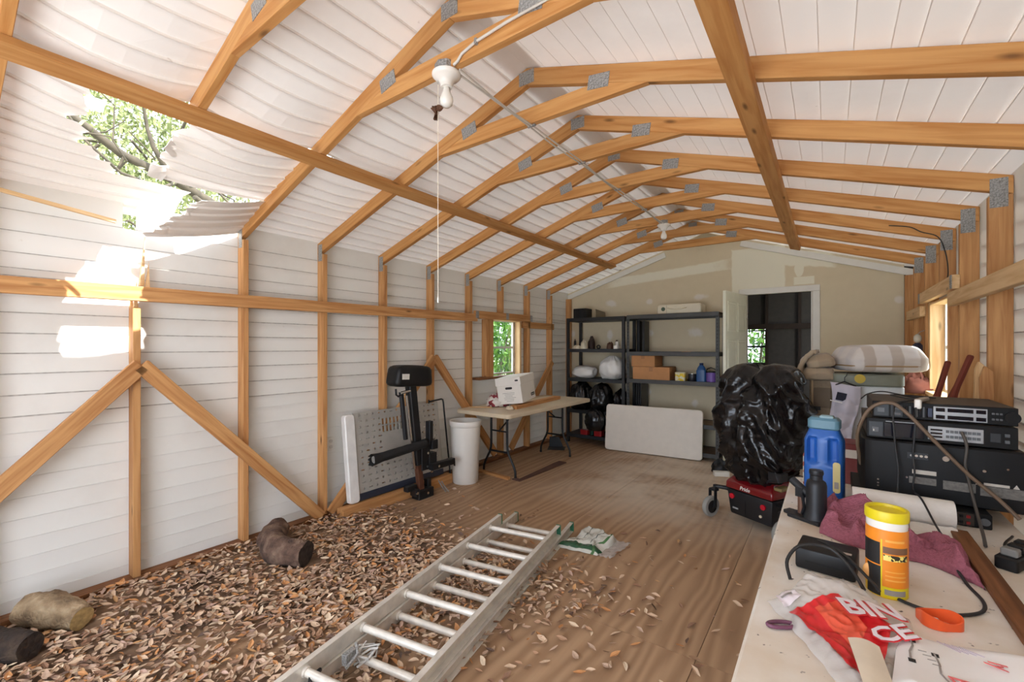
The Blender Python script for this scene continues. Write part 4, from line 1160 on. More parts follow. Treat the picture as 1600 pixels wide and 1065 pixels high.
t = thing('yellow_tub', 'small yellow and white square tub on the third grey shelf', 'tub', (-1.60, 6.06, 0.995)); MB().rbox((0, 0, 0.05), (0.13, 0.11, 0.1), 0.015).build('tub_body', patch_mat('yellow_tub_print', (226, 196, 40), (226, 220, 190), 30, 0.55), t, smooth=40); MB().rbox((0, 0, 0.106), (0.135, 0.115, 0.014), 0.016).build('tub_lid', mat('lid_cream', (224, 214, 176), 0.4), t, smooth=40)
t = thing('dark_tin', 'dark metal paint tin beside the yellow tub', 'tin', (-1.46, 6.08, 0.995)); MB().lathe([(0.05, 0), (0.052, 0.004), (0.052, 0.09), (0.05, 0.095)], 22).build('tin_body', mat('tin_dark', (48, 48, 54), 0.35, 0.5), t, smooth=45); MB().lathe([(0.046, 0.0952), (0.046, 0.10), (0.03, 0.101)], 22).build('tin_lid', CHROME, t, smooth=45)
BLUE = mat('jug_blue', (36, 84, 140), 0.35, var=0.05)
t = thing('oil_jug', 'blue plastic bottle with a narrow neck on the third grey shelf', 'bottle', (-1.345, 6.06, 0.995))
b = MB(); b.rbox((0, 0, 0.075), (0.115, 0.075, 0.15), 0.02); b.lathe([(0.055, 0.15), (0.05, 0.175), (0.03, 0.205), (0.022, 0.215)], 16, sy=0.65, cap=False); b.build('bottle_body', BLUE, t, smooth=50); MB().lathe([(0.022, 0.213), (0.024, 0.215), (0.024, 0.24), (0.02, 0.242)], 14).build('bottle_cap', mat('cap_navy', (24, 42, 82), 0.4), t, smooth=45)
t = thing('purple_tub', 'purple tub with a black handle at the right end of the grey shelf', 'tub', (-1.22, 6.05, 0.995)); MB().lathe([(0.055, 0), (0.062, 0.004), (0.066, 0.12), (0.064, 0.125)], 24).build('tub_body', mat('tub_purple', (120, 86, 170), 0.4, var=0.15), t, smooth=45); MB().lathe([(0.069, 0.122), (0.069, 0.136), (0.05, 0.138)], 24).build('tub_lid', BLACKP, t, smooth=45); MB().tube([(-0.066, 0, 0.11), (-0.05, -0.02, 0.165), (0.0, -0.03, 0.185), (0.05, -0.02, 0.165), (0.066, 0, 0.11)], 0.006, 6).build('tub_handle', BLACKP, t, smooth=60)
o = MB().box((0, 0, 0.004), (0.11, 0.025, 0.008)).build('wood_scrap', PINE_D, loc=(-1.52, 5.99, 1.375)); props(o, 'small wood scrap lying on the second grey shelf', 'scrap')
# strip under the gap: dark box behind the posts
t = thing('black_panel_stack', 'stack of dark panels standing behind the left posts of the grey shelf', 'panels', (-2.12, 6.22, 0.45))
for i in range(3): MB().box((i * 0.028 - 0.09, 0, 0.25), (0.018, 0.3, 0.5)).build('panel', BLACKM, t)
t = thing('black_panel_stack', 'dark narrow panels standing upright on the second grey shelf', 'panels', (-2.14, 6.22, 1.375))
for i in range(2): MB().box((i * 0.07 - 0.06, 0, 0.22), (0.03, 0.2, 0.44)).build('panel', BLACKM, t)

# ------------------------------------------------------------------ folded white table leaning on the shelves
t = thing('folded_table', 'folded off-white table on its edge leaning against the grey shelves', 'table', (-1.925, 5.83, 0), math.atan2(0.10, 1.27))
Mx = Matrix.Rotation(R(-7), 4, 'X')
FTW = mat('folded_white', (222, 212, 198), 0.45, var=0.03)
b = MB(); b.rbox((0, 0, 0.325), (1.27, 0.05, 0.63), 0.045, axis='y', n=5); o = b.build('table_top', FTW, t, smooth=40, bevel=0.006); o.matrix_local = Mx @ T(0, 0, 0.0)
b = MB()
b.tube([(s_ * a_ + c, 0.045, z) for s_, a_, c, z in ((1, -0.5, 0, 0.12), (1, -0.5, 0, 0.5), (1, 0.5, 0, 0.5), (1, 0.5, 0, 0.12))], 0.012, 8, closed=True)
o = b.build('folded_legs', BLACKM, t, smooth=60); o.matrix_local = Mx
# ------------------------------------------------------------------ power chair under a black sheet
t = thing('power_chair', 'red and black power wheelchair draped with a black plastic bag', 'wheelchair', (-0.70, 4.04, 0), math.atan2(-0.475, 0.88))
CHB = mat('chair_black', (28, 28, 31), 0.45, var=0.1)
CHR = mat('chair_red', (118, 16, 22), 0.18, var=0.05, coat=0.6)
W_, D_ = 0.40, 0.50
b = MB(); b.add([(0.02, 0.02, 0.06), (W_ - 0.02, 0.02, 0.06), (W_ - 0.02, D_, 0.06), (0.02, D_, 0.06), (0, 0, 0.27), (W_, 0, 0.27), (W_, D_, 0.27), (0, D_, 0.27)], [(3, 2, 1, 0), (4, 5, 6, 7), (0, 1, 5, 4), (1, 2, 6, 5), (2, 3, 7, 6), (3, 0, 4, 7)])
b.build('base_body', CHB, t, smooth=40, bevel=0.02, seg=2)
b = MB(); b.add([(-0.005, -0.008, 0.272), (W_ + 0.005, -0.008, 0.272), (W_ + 0.005, D_, 0.272), (-0.005, D_, 0.272), (-0.002, -0.004, 0.33), (W_ + 0.002, -0.004, 0.33), (W_ + 0.002, D_, 0.33), (-0.002, D_, 0.33), (0.03, 0.06, 0.385), (W_ - 0.03, 0.06, 0.385), (W_ - 0.03, D_ - .03, 0.40), (0.03, D_ - .03, 0.40)],
      [(3, 2, 1, 0), (0, 1, 5, 4), (1, 2, 6, 5), (2, 3, 7, 6), (3, 0, 4, 7), (4, 5, 9, 8), (5, 6, 10, 9), (6, 7, 11, 10), (7, 4, 8, 11), (8, 9, 10, 11)])
hood = b.build('hood', CHR, t, smooth=50, bevel=0.014, seg=3)
text_mesh('hood_lettering', 'Pride', 0.042, mat('letter_white', (220, 214, 206), 0.5), hood, frame((0.175, -0.0085, 0.302), (1, 0, 0), (0, 0, 1)), shear=0.2, bold=0.0008)
for x, z in ((0.055, 0.215), (0.325, 0.205)):
    MB().cyl((x, 0.005, z), (x, -0.006, z), 0.021, n=20).build('tail_reflector', mat('reflector_red', (190, 28, 44), 0.25), t, smooth=40)
MB().cyl((0.30, 0.01, 0.125), (0.30, 0.002, 0.125), 0.011, n=14).build('charge_port', CRM, t)
MB().box((0.08, 0.008, 0.12), (0.05, 0.004, 0.012)).build('small_label', mat('lab_grey', (170, 170, 172), 0.5), t)
b = MB(); b.box((0.17, 0.008, 0.15), (0.003, 0.004, 0.14)); b.build('panel_seam', mat('seam_black', (12, 12, 12), 0.8), t)
TYRE = mat('grey_tyre', (150, 148, 142), 0.6); 
def wheel(x, y, r_, w, tyre, name='drive_wheel'):
    b = MB(); Mw = T(x, y, r_) @ Matrix.Rotation(R(90), 4, 'Y')
    b.lathe([(r_ * .62, -w / 2), (r_ * .93, -w / 2), (r_, -w * .28), (r_, w * .28), (r_ * .93, w / 2), (r_ * .62, w / 2)], 32, M=Mw, cap=False)
    o = b.build(name, tyre, t, smooth=40)
    h = MB(); h.lathe([(r_ * .64, -w * .35), (r_ * .3, -w * .42), (r_ * .12, -w * .5), (r_ * .12, w * .5), (r_ * .3, w * .42), (r_ * .64, w * .35)], 24, M=Mw); h.build('wheel_hub', CHB, o, smooth=40)
    return o
for x in (-0.035, W_ + 0.035): wheel(x, 0.36, 0.15, 0.06, TYRE)
for s_, cx in ((-1, -0.105), (1, W_ + 0.105)):
    wheel(cx, -0.06, 0.087, 0.04, TYRE, 'caster_wheel')
    x0_ = 0.02 if s_ < 0 else W_ - 0.02
    b = MB(); b.tube([(x0_, 0.10, 0.22), (x0_ + s_ * 0.05, 0.04, 0.25), (cx, 0.0, 0.25), (cx, -0.01, 0.23)], 0.018, 10); b.build('caster_arm', CHB, t, smooth=60)
    b = MB()
    for q in (-1, 1): b.box((cx + q * 0.027, -0.035, 0.155), (0.008, 0.035, 0.15), M=None)
    b.box((cx, -0.02, 0.225), (0.062, 0.05, 0.02)); b.cyl((cx, -0.01, 0.22), (cx, -0.01, 0.265), 0.014, n=10); b.build('caster_fork', CHB, t, bevel=0.003)
for x in (-0.03, W_ + 0.03):
    b = MB(); b.lathe([(0.165, -0.035), (0.175, -0.02), (0.175, 0.02), (0.165, 0.035)], 24, M=T(x, 0.36, 0.27) @ Matrix.Rotation(R(90), 4, 'Y') @ Matrix.Scale(0.8, 4)); b.build('wheel_fender', CHR, t, smooth=50)
MB().cyl((W_ / 2, 0.27, 0.38), (W_ / 2, 0.27, 0.50), 0.035).build('seat_post', CHB, t, smooth=40)
MB().rbox((W_ / 2, 0.30, 0.52), (0.46, 0.44, 0.07), 0.05).build('seat', CHB, t, smooth=40, bevel=0.01)
MB().rbox((W_ / 2, 0.10, 0.86), (0.44, 0.09, 0.66), 0.06, axis='y').build('seat_back', CHB, t, smooth=40, bevel=0.01)
b = MB(); b.tube([(W_ + 0.06, 0.08, 0.56), (W_ + 0.07, 0.12, 0.70), (W_ + 0.07, 0.45, 0.70)], 0.02, 8); b.build('armrest', CHB, t, smooth=60)
b = MB(); b.tube([(-0.06, 0.08, 0.56), (-0.07, 0.12, 0.70), (-0.07, 0.45, 0.70)], 0.02, 8); b.build('armrest', CHB, t, smooth=60)
b = MB(); b.tube([(W_ + 0.02, 0.0, 0.52), (W_ + 0.06, -0.02, 0.44), (W_ - 0.03, 0.0, 0.42)], 0.012, 8); b.box((W_ + 0.03, 0.02, 0.47), (0.10, 0.08, 0.06)); b.build('frame_bracket', CHB, t, smooth=60)
MB().box((W_ + 0.012, 0.10, 0.36), (0.06, 0.12, 0.025)).build('brake_lever', mat('lever_tan', (150, 130, 84), 0.5), t, bevel=0.006)
zs_ = [0.36, 0.40, 0.50, 0.62, 0.76, 0.90, 1.05, 1.18, 1.26, 1.305, 1.32]
xl_ = [0.10, 0.03, -0.03, -0.09, -0.125, -0.12, -0.09, -0.075, -0.04, 0.02, 0.15]
xr_ = [0.34, 0.40, 0.44, 0.50, 0.53, 0.53, 0.53, 0.52, 0.48, 0.42, 0.32]
dp_ = [0.16, 0.21, 0.25, 0.28, 0.29, 0.27, 0.24, 0.21, 0.18, 0.13, 0.03]
def drape(u, v):
    z = 0.36 + v * 0.96
    a = u * 2 * math.pi
    x0_, x1_, dd = np.interp(z, zs_, xl_), np.interp(z, zs_, xr_), np.interp(z, zs_, dp_)
    ca, sa = math.cos(a), math.sin(a)
    ex = 0.75
    cx, sy = math.copysign(abs(ca) ** ex, ca), math.copysign(abs(sa) ** ex, sa)
    p = Vector(((x0_ + x1_) / 2 + cx * (x1_ - x0_) / 2, 0.17 + sy * dd, z))
    # hanging folds: diagonal ridges swept down from the two shoulders
    q = Vector((p.x * 7.0 + (z - 1.3) * 2.2 * math.copysign(1, p.x - 0.2), p.y * 3.0, z * 2.4))
    f1 = max(0, ridge(q, 0.8)) ** 2 * 0.062 + max(0, ridge(q + Vector((5.2, 1.3, 0.7)), 1.9)) ** 2 * 0.034 + max(0, ridge(q + Vector((1.2, 4.3, 2.7)), 4.2)) ** 2 * 0.013
    n_ = Vector((cx, sy, 0)).normalized()
    p += n_ * (f1 - 0.045) * min(1, (1.34 - z) * 6)
    # dip between the two humps on top
    if z > 1.08:
        w = math.exp(-((p.x - 0.215) / 0.05) ** 2) * min(1, (z - 1.08) / 0.15)
        p.z -= 0.075 * w
        p.y += 0.05 * w * (1 if sy < 0 else -1)
    if v < 0.06: p.z += 0.035 * noise.noise(Vector((u * 9, 2.2, 0)))
    return p
cov = MB().sheet(lambda u, v: drape(u, v), 120, 84).build('plastic_cover', mat('black_sheet', (16, 16, 18), 0.22, var=0.2, scale=25, bump=0.25), t, smooth=180)
cov['label'] = 'glossy black plastic bag draped over the seat'
# scraps on the floor behind the chair
o = MB().box((0, 0, 0.025), (0.16, 0.07, 0.05)).build('white_block', WHITEP, loc=(-0.98, 5.36, 0), rot=(0, 0, R(25)), bevel=0.004); props(o, 'small white block on the floor left of the wheelchair', 'block')
o = MB().blob(cloth_fn(0, 0, 0, 0.09, 0.07, 0.10, 5.9), 18, 12).build('black_shoe_bag', BLACKP, loc=(-1.02, 5.50, 0.0), smooth=60); props(o, 'small black bundle on the floor below the open door', 'bundle')

# ================================================================== WORK TABLE AND THE PILE ON THE RIGHT
def worktop_mat():
    m, nt, N, L, B = _new('stained_worktop')
    geo = N.new('ShaderNodeNewGeometry')
    def nz(sc, a, b, det=6):
        n_ = N.new('ShaderNodeTexNoise'); n_.inputs['Scale'].default_value = sc; n_.inputs['Detail'].default_value = det
        L.new(geo.outputs['Position'], n_.inputs['Vector'])
        r = N.new('ShaderNodeMapRange'); r.inputs['From Min'].default_value = a; r.inputs['From Max'].default_value = b
        L.new(n_.outputs['Fac'], r.inputs['Value']); return r.outputs[0]
    m1 = N.new('ShaderNodeMix'); m1.data_type = 'RGBA'; m1.inputs[6].default_value = (*lin((240, 234, 224)), 1); m1.inputs[7].default_value = (*lin((208, 186, 156)), 1)
    L.new(nz(3.5, 0.42, 0.72), m1.inputs[0])
    m2 = N.new('ShaderNodeMix'); m2.data_type = 'RGBA'; m2.inputs[7].default_value = (*lin((70, 56, 46)), 1)
    L.new(nz(45, 0.70, 0.76, 2), m2.inputs[0]); L.new(m1.outputs[2], m2.inputs[6])
    L.new(m2.outputs[2], B.inputs['Base Color']); B.inputs['Roughness'].default_value = 0.45
    return m
ZT = 0.74
wt = folding_table('work_table', 'long white stained work table crowded with electronics on the right', (0.215, 1.62, 0), 0, 0.77, 2.48, ZT, worktop_mat(), BLACKM, ends=(-0.33, 0.33))

# ------------------------------------------------------------------ stacked audio gear
AUD = mat('audio_black', (22, 21, 21), 0.5, 0.0, var=0.12, spec=0.25); AUDT = mat('audio_top', (66, 58, 50), 0.55, 0.0, var=0.15, spec=0.3)
PANELG = mat('panel_dark_grey', (52, 55, 58), 0.4, 0.1, var=0.1); SILV = mat('panel_silver', (176, 178, 180), 0.35, 0.5); DISP = mat('display_dark', (18, 20, 30), 0.12)
KEY = mat('key_grey', (96, 98, 100), 0.45)
def receiver(label, x0, x1, y0, y1, z0, z1, style):
    t = thing('stereo_receiver', label, 'stereo', (x0, y0, z0), group='stacked audio units')
    w, d, h = x1 - x0, y1 - y0, z1 - z0
    b = MB(); b.box((w / 2, d / 2 + 0.008, h / 2 + 0.003), (w, d - 0.016, h - 0.006)); b.build('chassis', AUDT, t, bevel=0.003)
    b = MB(); b.box((w / 2, 0.006, h / 2 + 0.002), (w, 0.014, h - 0.004)); b.build('front_panel', AUD, t, bevel=0.002)
    yf = -0.0022
    def pl(name, fx, fz, sx, sz, m, p=0.003):
        return MB().box((fx, yf - p / 2 + 0.0015, fz), (sx, p, sz)).build(name, m, t, bevel=min(0.001, p / 3))
    if style == 1:
        pl('side_panel', 0.030, h * .5, 0.052, h * .72, PANELG)
        pl('power_key', 0.028, h * .5, 0.026, h * .3, KEY, 0.007)
        pl('knob_panel', 0.082, h * .5, 0.04, h * .72, PANELG); pl('tape_key', 0.083, h * .62, 0.026, h * .14, KEY, 0.007); pl('tape_key', 0.083, h * .32, 0.026, h * .14, KEY, 0.007)
        for i in range(7): 
            pl('slider_slot', 0.115 + i * 0.011, h * .5, 0.006, h * .6, KEY if i % 2 else DISP)
        pl('blue_strip', 0.188, h * .5, 0.018, h * .5, mat('strip_blue', (50, 60, 84), 0.4))
        fr = pl('display_frame', 0.28, h * .5, 0.16, h * .74, SILV)
        for zz_ in (0.30, 0.70):
            for (cx, sx) in ((0.221, 0.028), (0.281, 0.076), (0.341, 0.028)):
                MB().box((cx, yf - 0.004, h * zz_), (sx, 0.003, h * .2)).build('display_cell', DISP, fr)
        for i in range(3):
            for j in range(2): pl('small_key', 0.376 + i * 0.011, h * (.35 + .3 * j), 0.008, h * .1, KEY, 0.005)
        MB().cyl((w - 0.018, 0, h * .5), (w - 0.018, -0.016, h * .5), h * .30, n=24).build('volume_knob', AUD, t, smooth=40)
    else:
        pl('side_panel', 0.032, h * .48, 0.05, h * .72, PANELG); pl('power_key', 0.030, h * .45, 0.024, h * .26, KEY, 0.007); 
        pl('indicator', 0.024, h * .42, 0.003, h * .1, PORC, 0.012)
        pl('tuner_window', 0.125, h * .48, 0.13, h * .66, DISP); pl('tuner_line', 0.12, h * .88, 0.11, h * .04, SILV)
        fr = pl('key_panel', 0.285, h * .5, 0.165, h * .62, SILV)
        for zz_ in (0.34, 0.5, 0.66):
            MB().box((0.228, yf - 0.004, h * zz_), (0.036, 0.004, h * .07)).build('key_row', DISP, fr)
        for zz_ in (0.38, 0.62):
            for i in range(8): MB().box((0.262 + i * 0.013, yf - 0.004, h * zz_), (0.010, 0.005, h * .12)).build('preset_key', KEY, fr)
        pl('small_window', 0.40, h * .5, 0.03, h * .4, PANELG)
        for i in range(2): pl('tune_key', w - 0.03, h * (.36 + .28 * i), 0.014, h * .14, KEY, 0.006)
    for fx in (0.04, w - 0.04):
        for fy in (0.05, d - 0.05): MB().cyl((fx, fy, 0), (fx, fy, 0.004), 0.014, n=10).build('foot', BLACKP, t)
    return t
receiver('stereo receiver with a silver framed display, topmost of the stack', 0.160, 0.605, 2.57, 2.96, 1.130, 1.205, 1)
receiver('stereo tuner with silver preset keys, second in the stack', 0.138, 0.600, 2.55, 2.95, 1.040, 1.130, 2)
# big cabinet, rear side towards the camera
t = thing('audio_cabinet', 'large black cabinet with rear sockets under the two receivers', 'cabinet', (0.12, 2.52, 0.80), group='stacked audio units')
b = MB(); prof = [(0.04, 0.0), (0.5, 0.0), (0.5, 0.43), (0.0, 0.43), (0.0, 0.05), (0.012, 0.018)]
b.prism(prof, 0.24); b.build('cabinet_shell', AUD, t, smooth=35, bevel=0.006)
LAB = mat('label_grey', (112, 108, 102), 0.6, var=0.3, scale=90); LABW = mat('label_pale', (206, 198, 186), 0.6)
for nm, x, z, sx, sz, m in (('rating_label', 0.205, 0.118, 0.075, 0.017, LABW), ('rating_label', 0.20, 0.082, 0.085, 0.028, LAB), ('rating_label', 0.31, 0.078, 0.095, 0.036, LAB), ('rating_label', 0.43, 0.075, 0.12, 0.04, LAB), ('warning_strip', 0.415, 0.102, 0.07, 0.010, LABW), ('socket_plate', 0.185, 0.185, 0.065, 0.026, PANELG)):
    MB().box((x, -0.001, z), (sx, 0.002, sz)).build(nm, m, t)
for x in (0.365, 0.468):
    MB().prism([(-0.009, -0.007), (0.009, -0.007), (0, 0.009)], 0.002, M=frame((x, -0.001, 0.104), (1, 0, 0), (0, 0, 1))).build('warning_triangle', LABW, t)
for i, x in enumerate((0.165, 0.18, 0.195, 0.21, 0.27, 0.38)):
    MB().cyl((x, 0, 0.187 if i < 5 else 0.155), (x, -0.010, 0.187 if i < 5 else 0.155), 0.0055 if i != 4 else 0.011, n=12).build('socket', CHROME, t, smooth=40)
for x, z in ((0.055, 0.05), (0.055, 0.038), (0.055, 0.065), (0.15, 0.09), (0.445, 0.17)):
    MB().cyl((x, 0, z), (x, -0.004, z), 0.004, n=8).build('screw', CHROME, t)
t = thing('power_amplifier', 'black amplifier with speaker clips at the bottom of the stack', 'amplifier', (0.09, 2.45, ZT), group='stacked audio units')
MB().box((0.21, 0.22, 0.030), (0.42, 0.44, 0.056)).build('chassis', AUD, t, bevel=0.003)
MB().box((0.32, -0.001, 0.030), (0.10, 0.003, 0.046)).build('terminal_plate', AUDT, t)
for x in (0.287, 0.307, 0.333, 0.353):
    for z in (0.018, 0.042): MB().box((x, -0.005, z), (0.011, 0.008, 0.010)).build('speaker_clip', RED if x in (0.307, 0.353) else AUD, t)
MB().cyl((0.40, 0, 0.03), (0.40, -0.006, 0.03), 0.014, n=18).build('grey_socket', KEY, t, smooth=40)
MB().box((0.20, -0.001, 0.049), (0.12, 0.002, 0.006)).build('rating_strip', LABW, t)

# ------------------------------------------------------------------ cables over the stack
def cable(name, label, pts, r_, m, smooth=60):
    # Catmull-Rom through the points
    P = [Vector(p) for p in pts]; out = []
    for i in range(len(P) - 1):
        p0, p1, p2, p3 = P[max(i - 1, 0)], P[i], P[i + 1], P[min(i + 2, len(P) - 1)]
        for k in range(6):
            t_ = k / 6
            out.append(0.5 * ((2 * p1) + (-p0 + p2) * t_ + (2 * p0 - 5 * p1 + 4 * p2 - p3) * t_ ** 2 + (-p0 + 3 * p1 - 3 * p2 + p3) * t_ ** 3))
    out.append(P[-1])
    o = MB().tube(out, r_, 7).build(name, m, smooth=smooth)
    return props(o, label, 'cable') if label else o
CORDB = mat('cord_brown', (112, 90, 70), 0.55); CORDK = mat('cord_black', (34, 33, 33), 0.5)
cable('thick_cord', 'thick brown cord arching across the front of the stereo stack', [(0.12, 2.62, 0.90), (0.105, 2.55, 1.05), (0.145, 2.515, 1.17), (0.21, 2.505, 1.206), (0.265, 2.495, 1.17), (0.36, 2.485, 1.05), (0.45, 2.48, 0.94), (0.53, 2.47, 0.86), (0.58, 2.45, 0.80)], 0.0075, CORDB)
cable('thin_cord', 'thin black cord hanging left of the silver plug on the stereo stack', [(0.33, 2.66, 1.212), (0.28, 2.56, 1.214), (0.235, 2.525, 1.20), (0.225, 2.505, 1.14), (0.232, 2.50, 1.02), (0.24, 2.49, 0.92), (0.235, 2.47, 0.82)], 0.0035, CORDK)
cable('thin_cord', 'thin black cord running from the silver plug down to the paper towel', [(0.30, 2.525, 1.19), (0.295, 2.505, 1.09), (0.288, 2.50, 1.0), (0.292, 2.49, 0.92), (0.285, 2.47, 0.85), (0.295, 2.33, 0.85), (0.33, 2.14, 0.775), (0.40, 2.02, 0.748)], 0.0035, CORDK)
cable('thin_cord', 'grey cord dropping from the tuner down the cabinet front', [(0.44, 2.535, 1.10), (0.45, 2.51, 1.05), (0.445, 2.505, 0.97), (0.455, 2.49, 0.90), (0.46, 2.42, 0.82), (0.455, 2.30, 0.765), (0.445, 2.22, 0.75)], 0.0055, mat('cord_grey', (78, 72, 66), 0.55))
cable('thin_cord', 'thin loop of black wire lying on top of the upper receiver', [(0.13, 2.80, 1.19), (0.16, 2.85, 1.212), (0.22, 2.88, 1.224), (0.30, 2.80, 1.214), (0.36, 2.72, 1.211), (0.30, 2.70, 1.211), (0.24, 2.78, 1.218), (0.33, 2.86, 1.212), (0.40, 2.80, 1.211)], 0.003, CORDK)
cable('thin_cord', 'long black cord curling across the right end of the work table', [(0.55, 2.40, 0.748), (0.50, 2.25, 0.746), (0.56, 2.10, 0.746), (0.52, 1.98, 0.746), (0.58, 1.85, 0.746)], 0.004, CORDK)
cable('thin_cord', 'black cord looping from the charger around to the tape', [(0.10, 1.70, 0.748), (0.16, 1.62, 0.746), (0.24, 1.60, 0.746), (0.32, 1.66, 0.746), (0.345, 1.74, 0.746), (0.33, 1.86, 0.747), (0.30, 2.0, 0.80), (0.29, 2.05, 0.803)], 0.0045, CORDK)
cable('thin_cord', 'black charger cord coiled over the clear bag', [(-0.05, 1.92, 0.748), (-0.07, 1.86, 0.750), (-0.045, 1.80, 0.80), (0.03, 1.70, 0.812), (0.09, 1.58, 0.80), (0.11, 1.54, 0.79)], 0.0045, CORDK)
cable('thin_cord', 'thick black cord bowed up in front of the charger', [(-0.095, 1.56, 0.75), (-0.105, 1.60, 0.79), (-0.07, 1.64, 0.83), (0.0, 1.66, 0.832), (0.05, 1.63, 0.80), (0.08, 1.58, 0.765)], 0.005, CORDK)
t = thing('silver_plug', 'silver plug adapter lying over the front edge of the top receiver', 'plug', (0.31, 2.56, 1.209), R(-20))
b = MB(); b.box((0, 0.06, 0.008), (0.022, 0.13, 0.014)); b.build('plug_strap', mat('plug_silver', (166, 158, 146), 0.4, 0.3), t, bevel=0.003)
b = MB(); b.box((0.004, -0.012, -0.006), (0.022, 0.02, 0.04)); b.build('plug_end', PORC, t, bevel=0.004)
t = thing('wall_adapter', 'black power adapter hanging at the front of the cabinet', 'adapter', (0.225, 2.40, 0.80), R(-10))
MB().rbox((0, 0, 0.0), (0.075, 0.06, 0.05), 0.012, axis='y').build('adapter_body', BLACKP, t, smooth=40, bevel=0.004)
for z in (-0.006, 0.004): MB().box((0.0, -0.031, z), (0.022, 0.001, 0.004)).build('printed_line', INKG, t)
t = thing('power_strip', 'black power strip with plugs at the right end of the table', 'power strip', (0.50, 2.13, ZT), R(62))
MB().rbox((0, 0, 0.02), (0.20, 0.055, 0.04), 0.01).build('strip_body', BLACKP, t, smooth=40, bevel=0.004)
for i in range(3): MB().box((-0.06 + i * 0.055, 0, 0.052), (0.035, 0.04, 0.024)).build('plug', BLACKM if i else mat('plug_grey', (128, 126, 122), 0.5), t, bevel=0.004)

# ------------------------------------------------------------------ blue jug
t = thing('blue_jug', 'big blue plastic jug with a teal cap on the far end of the table', 'jug', (-0.018, 2.56, ZT), R(-8))
JB = mat('big_jug_blue', (40, 96, 176), 0.32, var=0.05)
b = MB()
def jugf(u, v):
    a = 2 * math.pi * u; z = v * 0.32
    ex = 0.5
    ca, sa = math.cos(a), math.sin(a)
    w = 0.077 if v < 0.84 else 0.077 - (v - 0.84) * 0.12
    d = 0.062 if v < 0.84 else 0.062 - (v - 0.84) * 0.12
    x, y = math.copysign(abs(ca) ** ex, ca) * w, math.copysign(abs(sa) ** ex, sa) * d
    # hand grips pressed into the upper half on both sides of a centre rib
    if sa < 0 and 0.48 < v < 0.90 and 0.018 < abs(x) < 0.062:
        k = min(1, (v - 0.48) / 0.08, (0.90 - v) / 0.05) * min(1, (abs(x) - 0.018) / 0.012, (0.062 - abs(x)) / 0.010)
        y += 0.030 * max(0, k)
    return (x, y, z)
b.sheet(jugf, 96, 48); b.add([jugf(i / 96, 0) for i in range(96)], [tuple(range(95, -1, -1))]); b.add([jugf(i / 96, 1) for i in range(96)], [tuple(range(96))])
jb = b.build('jug_body', JB, t, smooth=50)
b = MB(); b.rbox((0, 0, 0.345), (0.125, 0.09, 0.06), 0.02); b.build('jug_shoulder', mat('jug_teal', (92, 132, 150), 0.4, var=0.08), t, smooth=40, bevel=0.012)
b = MB(); b.box((0.012, -0.012, 0.378), (0.055, 0.045, 0.016)); b.build('jug_lid', mat('jug_lid', (132, 160, 168), 0.4), t, bevel=0.005)
MB().rbox((0.055, -0.0628, 0.11), (0.028, 0.002, 0.14), 0.012, axis='y').build('side_label', mat('jug_label', (206, 190, 130), 0.5), t)
MB().box((0.055, -0.0642, 0.075), (0.016, 0.001, 0.03)).build('printed_code', INKG, t)
MB().rbox((-0.0786, 0.0, 0.12), (0.002, 0.07, 0.15), 0.012, axis='x').build('front_label', patch_mat('jug_art', (226, 220, 206), (196, 90, 60), 40, 0.6), t)

# ------------------------------------------------------------------ bottle jack
t = thing('bottle_jack', 'black bottle jack standing on the edge of the work table', 'jack', (-0.055, 2.17, ZT), R(-30))
JK = mat('jack_black', (36, 37, 40), 0.45, 0.3, var=0.25)
MB().box((-0.01, 0, 0.008), (0.13, 0.10, 0.016)).build('base_plate', JK, t, bevel=0.004)
MB().lathe([(0.046, 0.016), (0.04, 0.03), (0.036, 0.05), (0.036, 0.15), (0.032, 0.165), (0.022, 0.172), (0.022, 0.19)], 24, M=T(0.015, 0, 0)).build('cylinder', JK, t, smooth=45)
MB().lathe([(0.016, 0.19), (0.024, 0.192), (0.026, 0.20), (0.024, 0.21), (0.012, 0.212)], 16, M=T(0.015, 0, 0)).build('saddle', JK, t, smooth=45)
MB().cyl((-0.045, 0, 0.015), (-0.045, 0, 0.085), 0.013, n=12).build('pump_cylinder', mat('pump_brown', (110, 78, 62), 0.4, 0.4), t, smooth=45)
b = MB(); b.cyl((-0.012, 0, 0.10), (-0.085, 0, 0.145), 0.016, n=14); b.box((-0.045, 0, 0.105), (0.03, 0.034, 0.04)); b.build('handle_socket', JK, t, smooth=40)
b = MB(); b.tube([(-0.03, 0.018, 0.10), (-0.02, 0.02, 0.05), (-0.03, 0.02, 0.02)], 0.006, 6); b.tube([(-0.03, -0.018, 0.10), (-0.02, -0.02, 0.05), (-0.03, -0.02, 0.02)], 0.006, 6); b.build('lever_links', JK, t, smooth=60)
b = MB(); b.prism([(-0.03, -0.02), (0.03, -0.03), (0.03, 0.03), (-0.03, 0.02)], 0.014, M=T(-0.08, 0, 0.0)); b.build('valve_foot', JK, t, bevel=0.003)

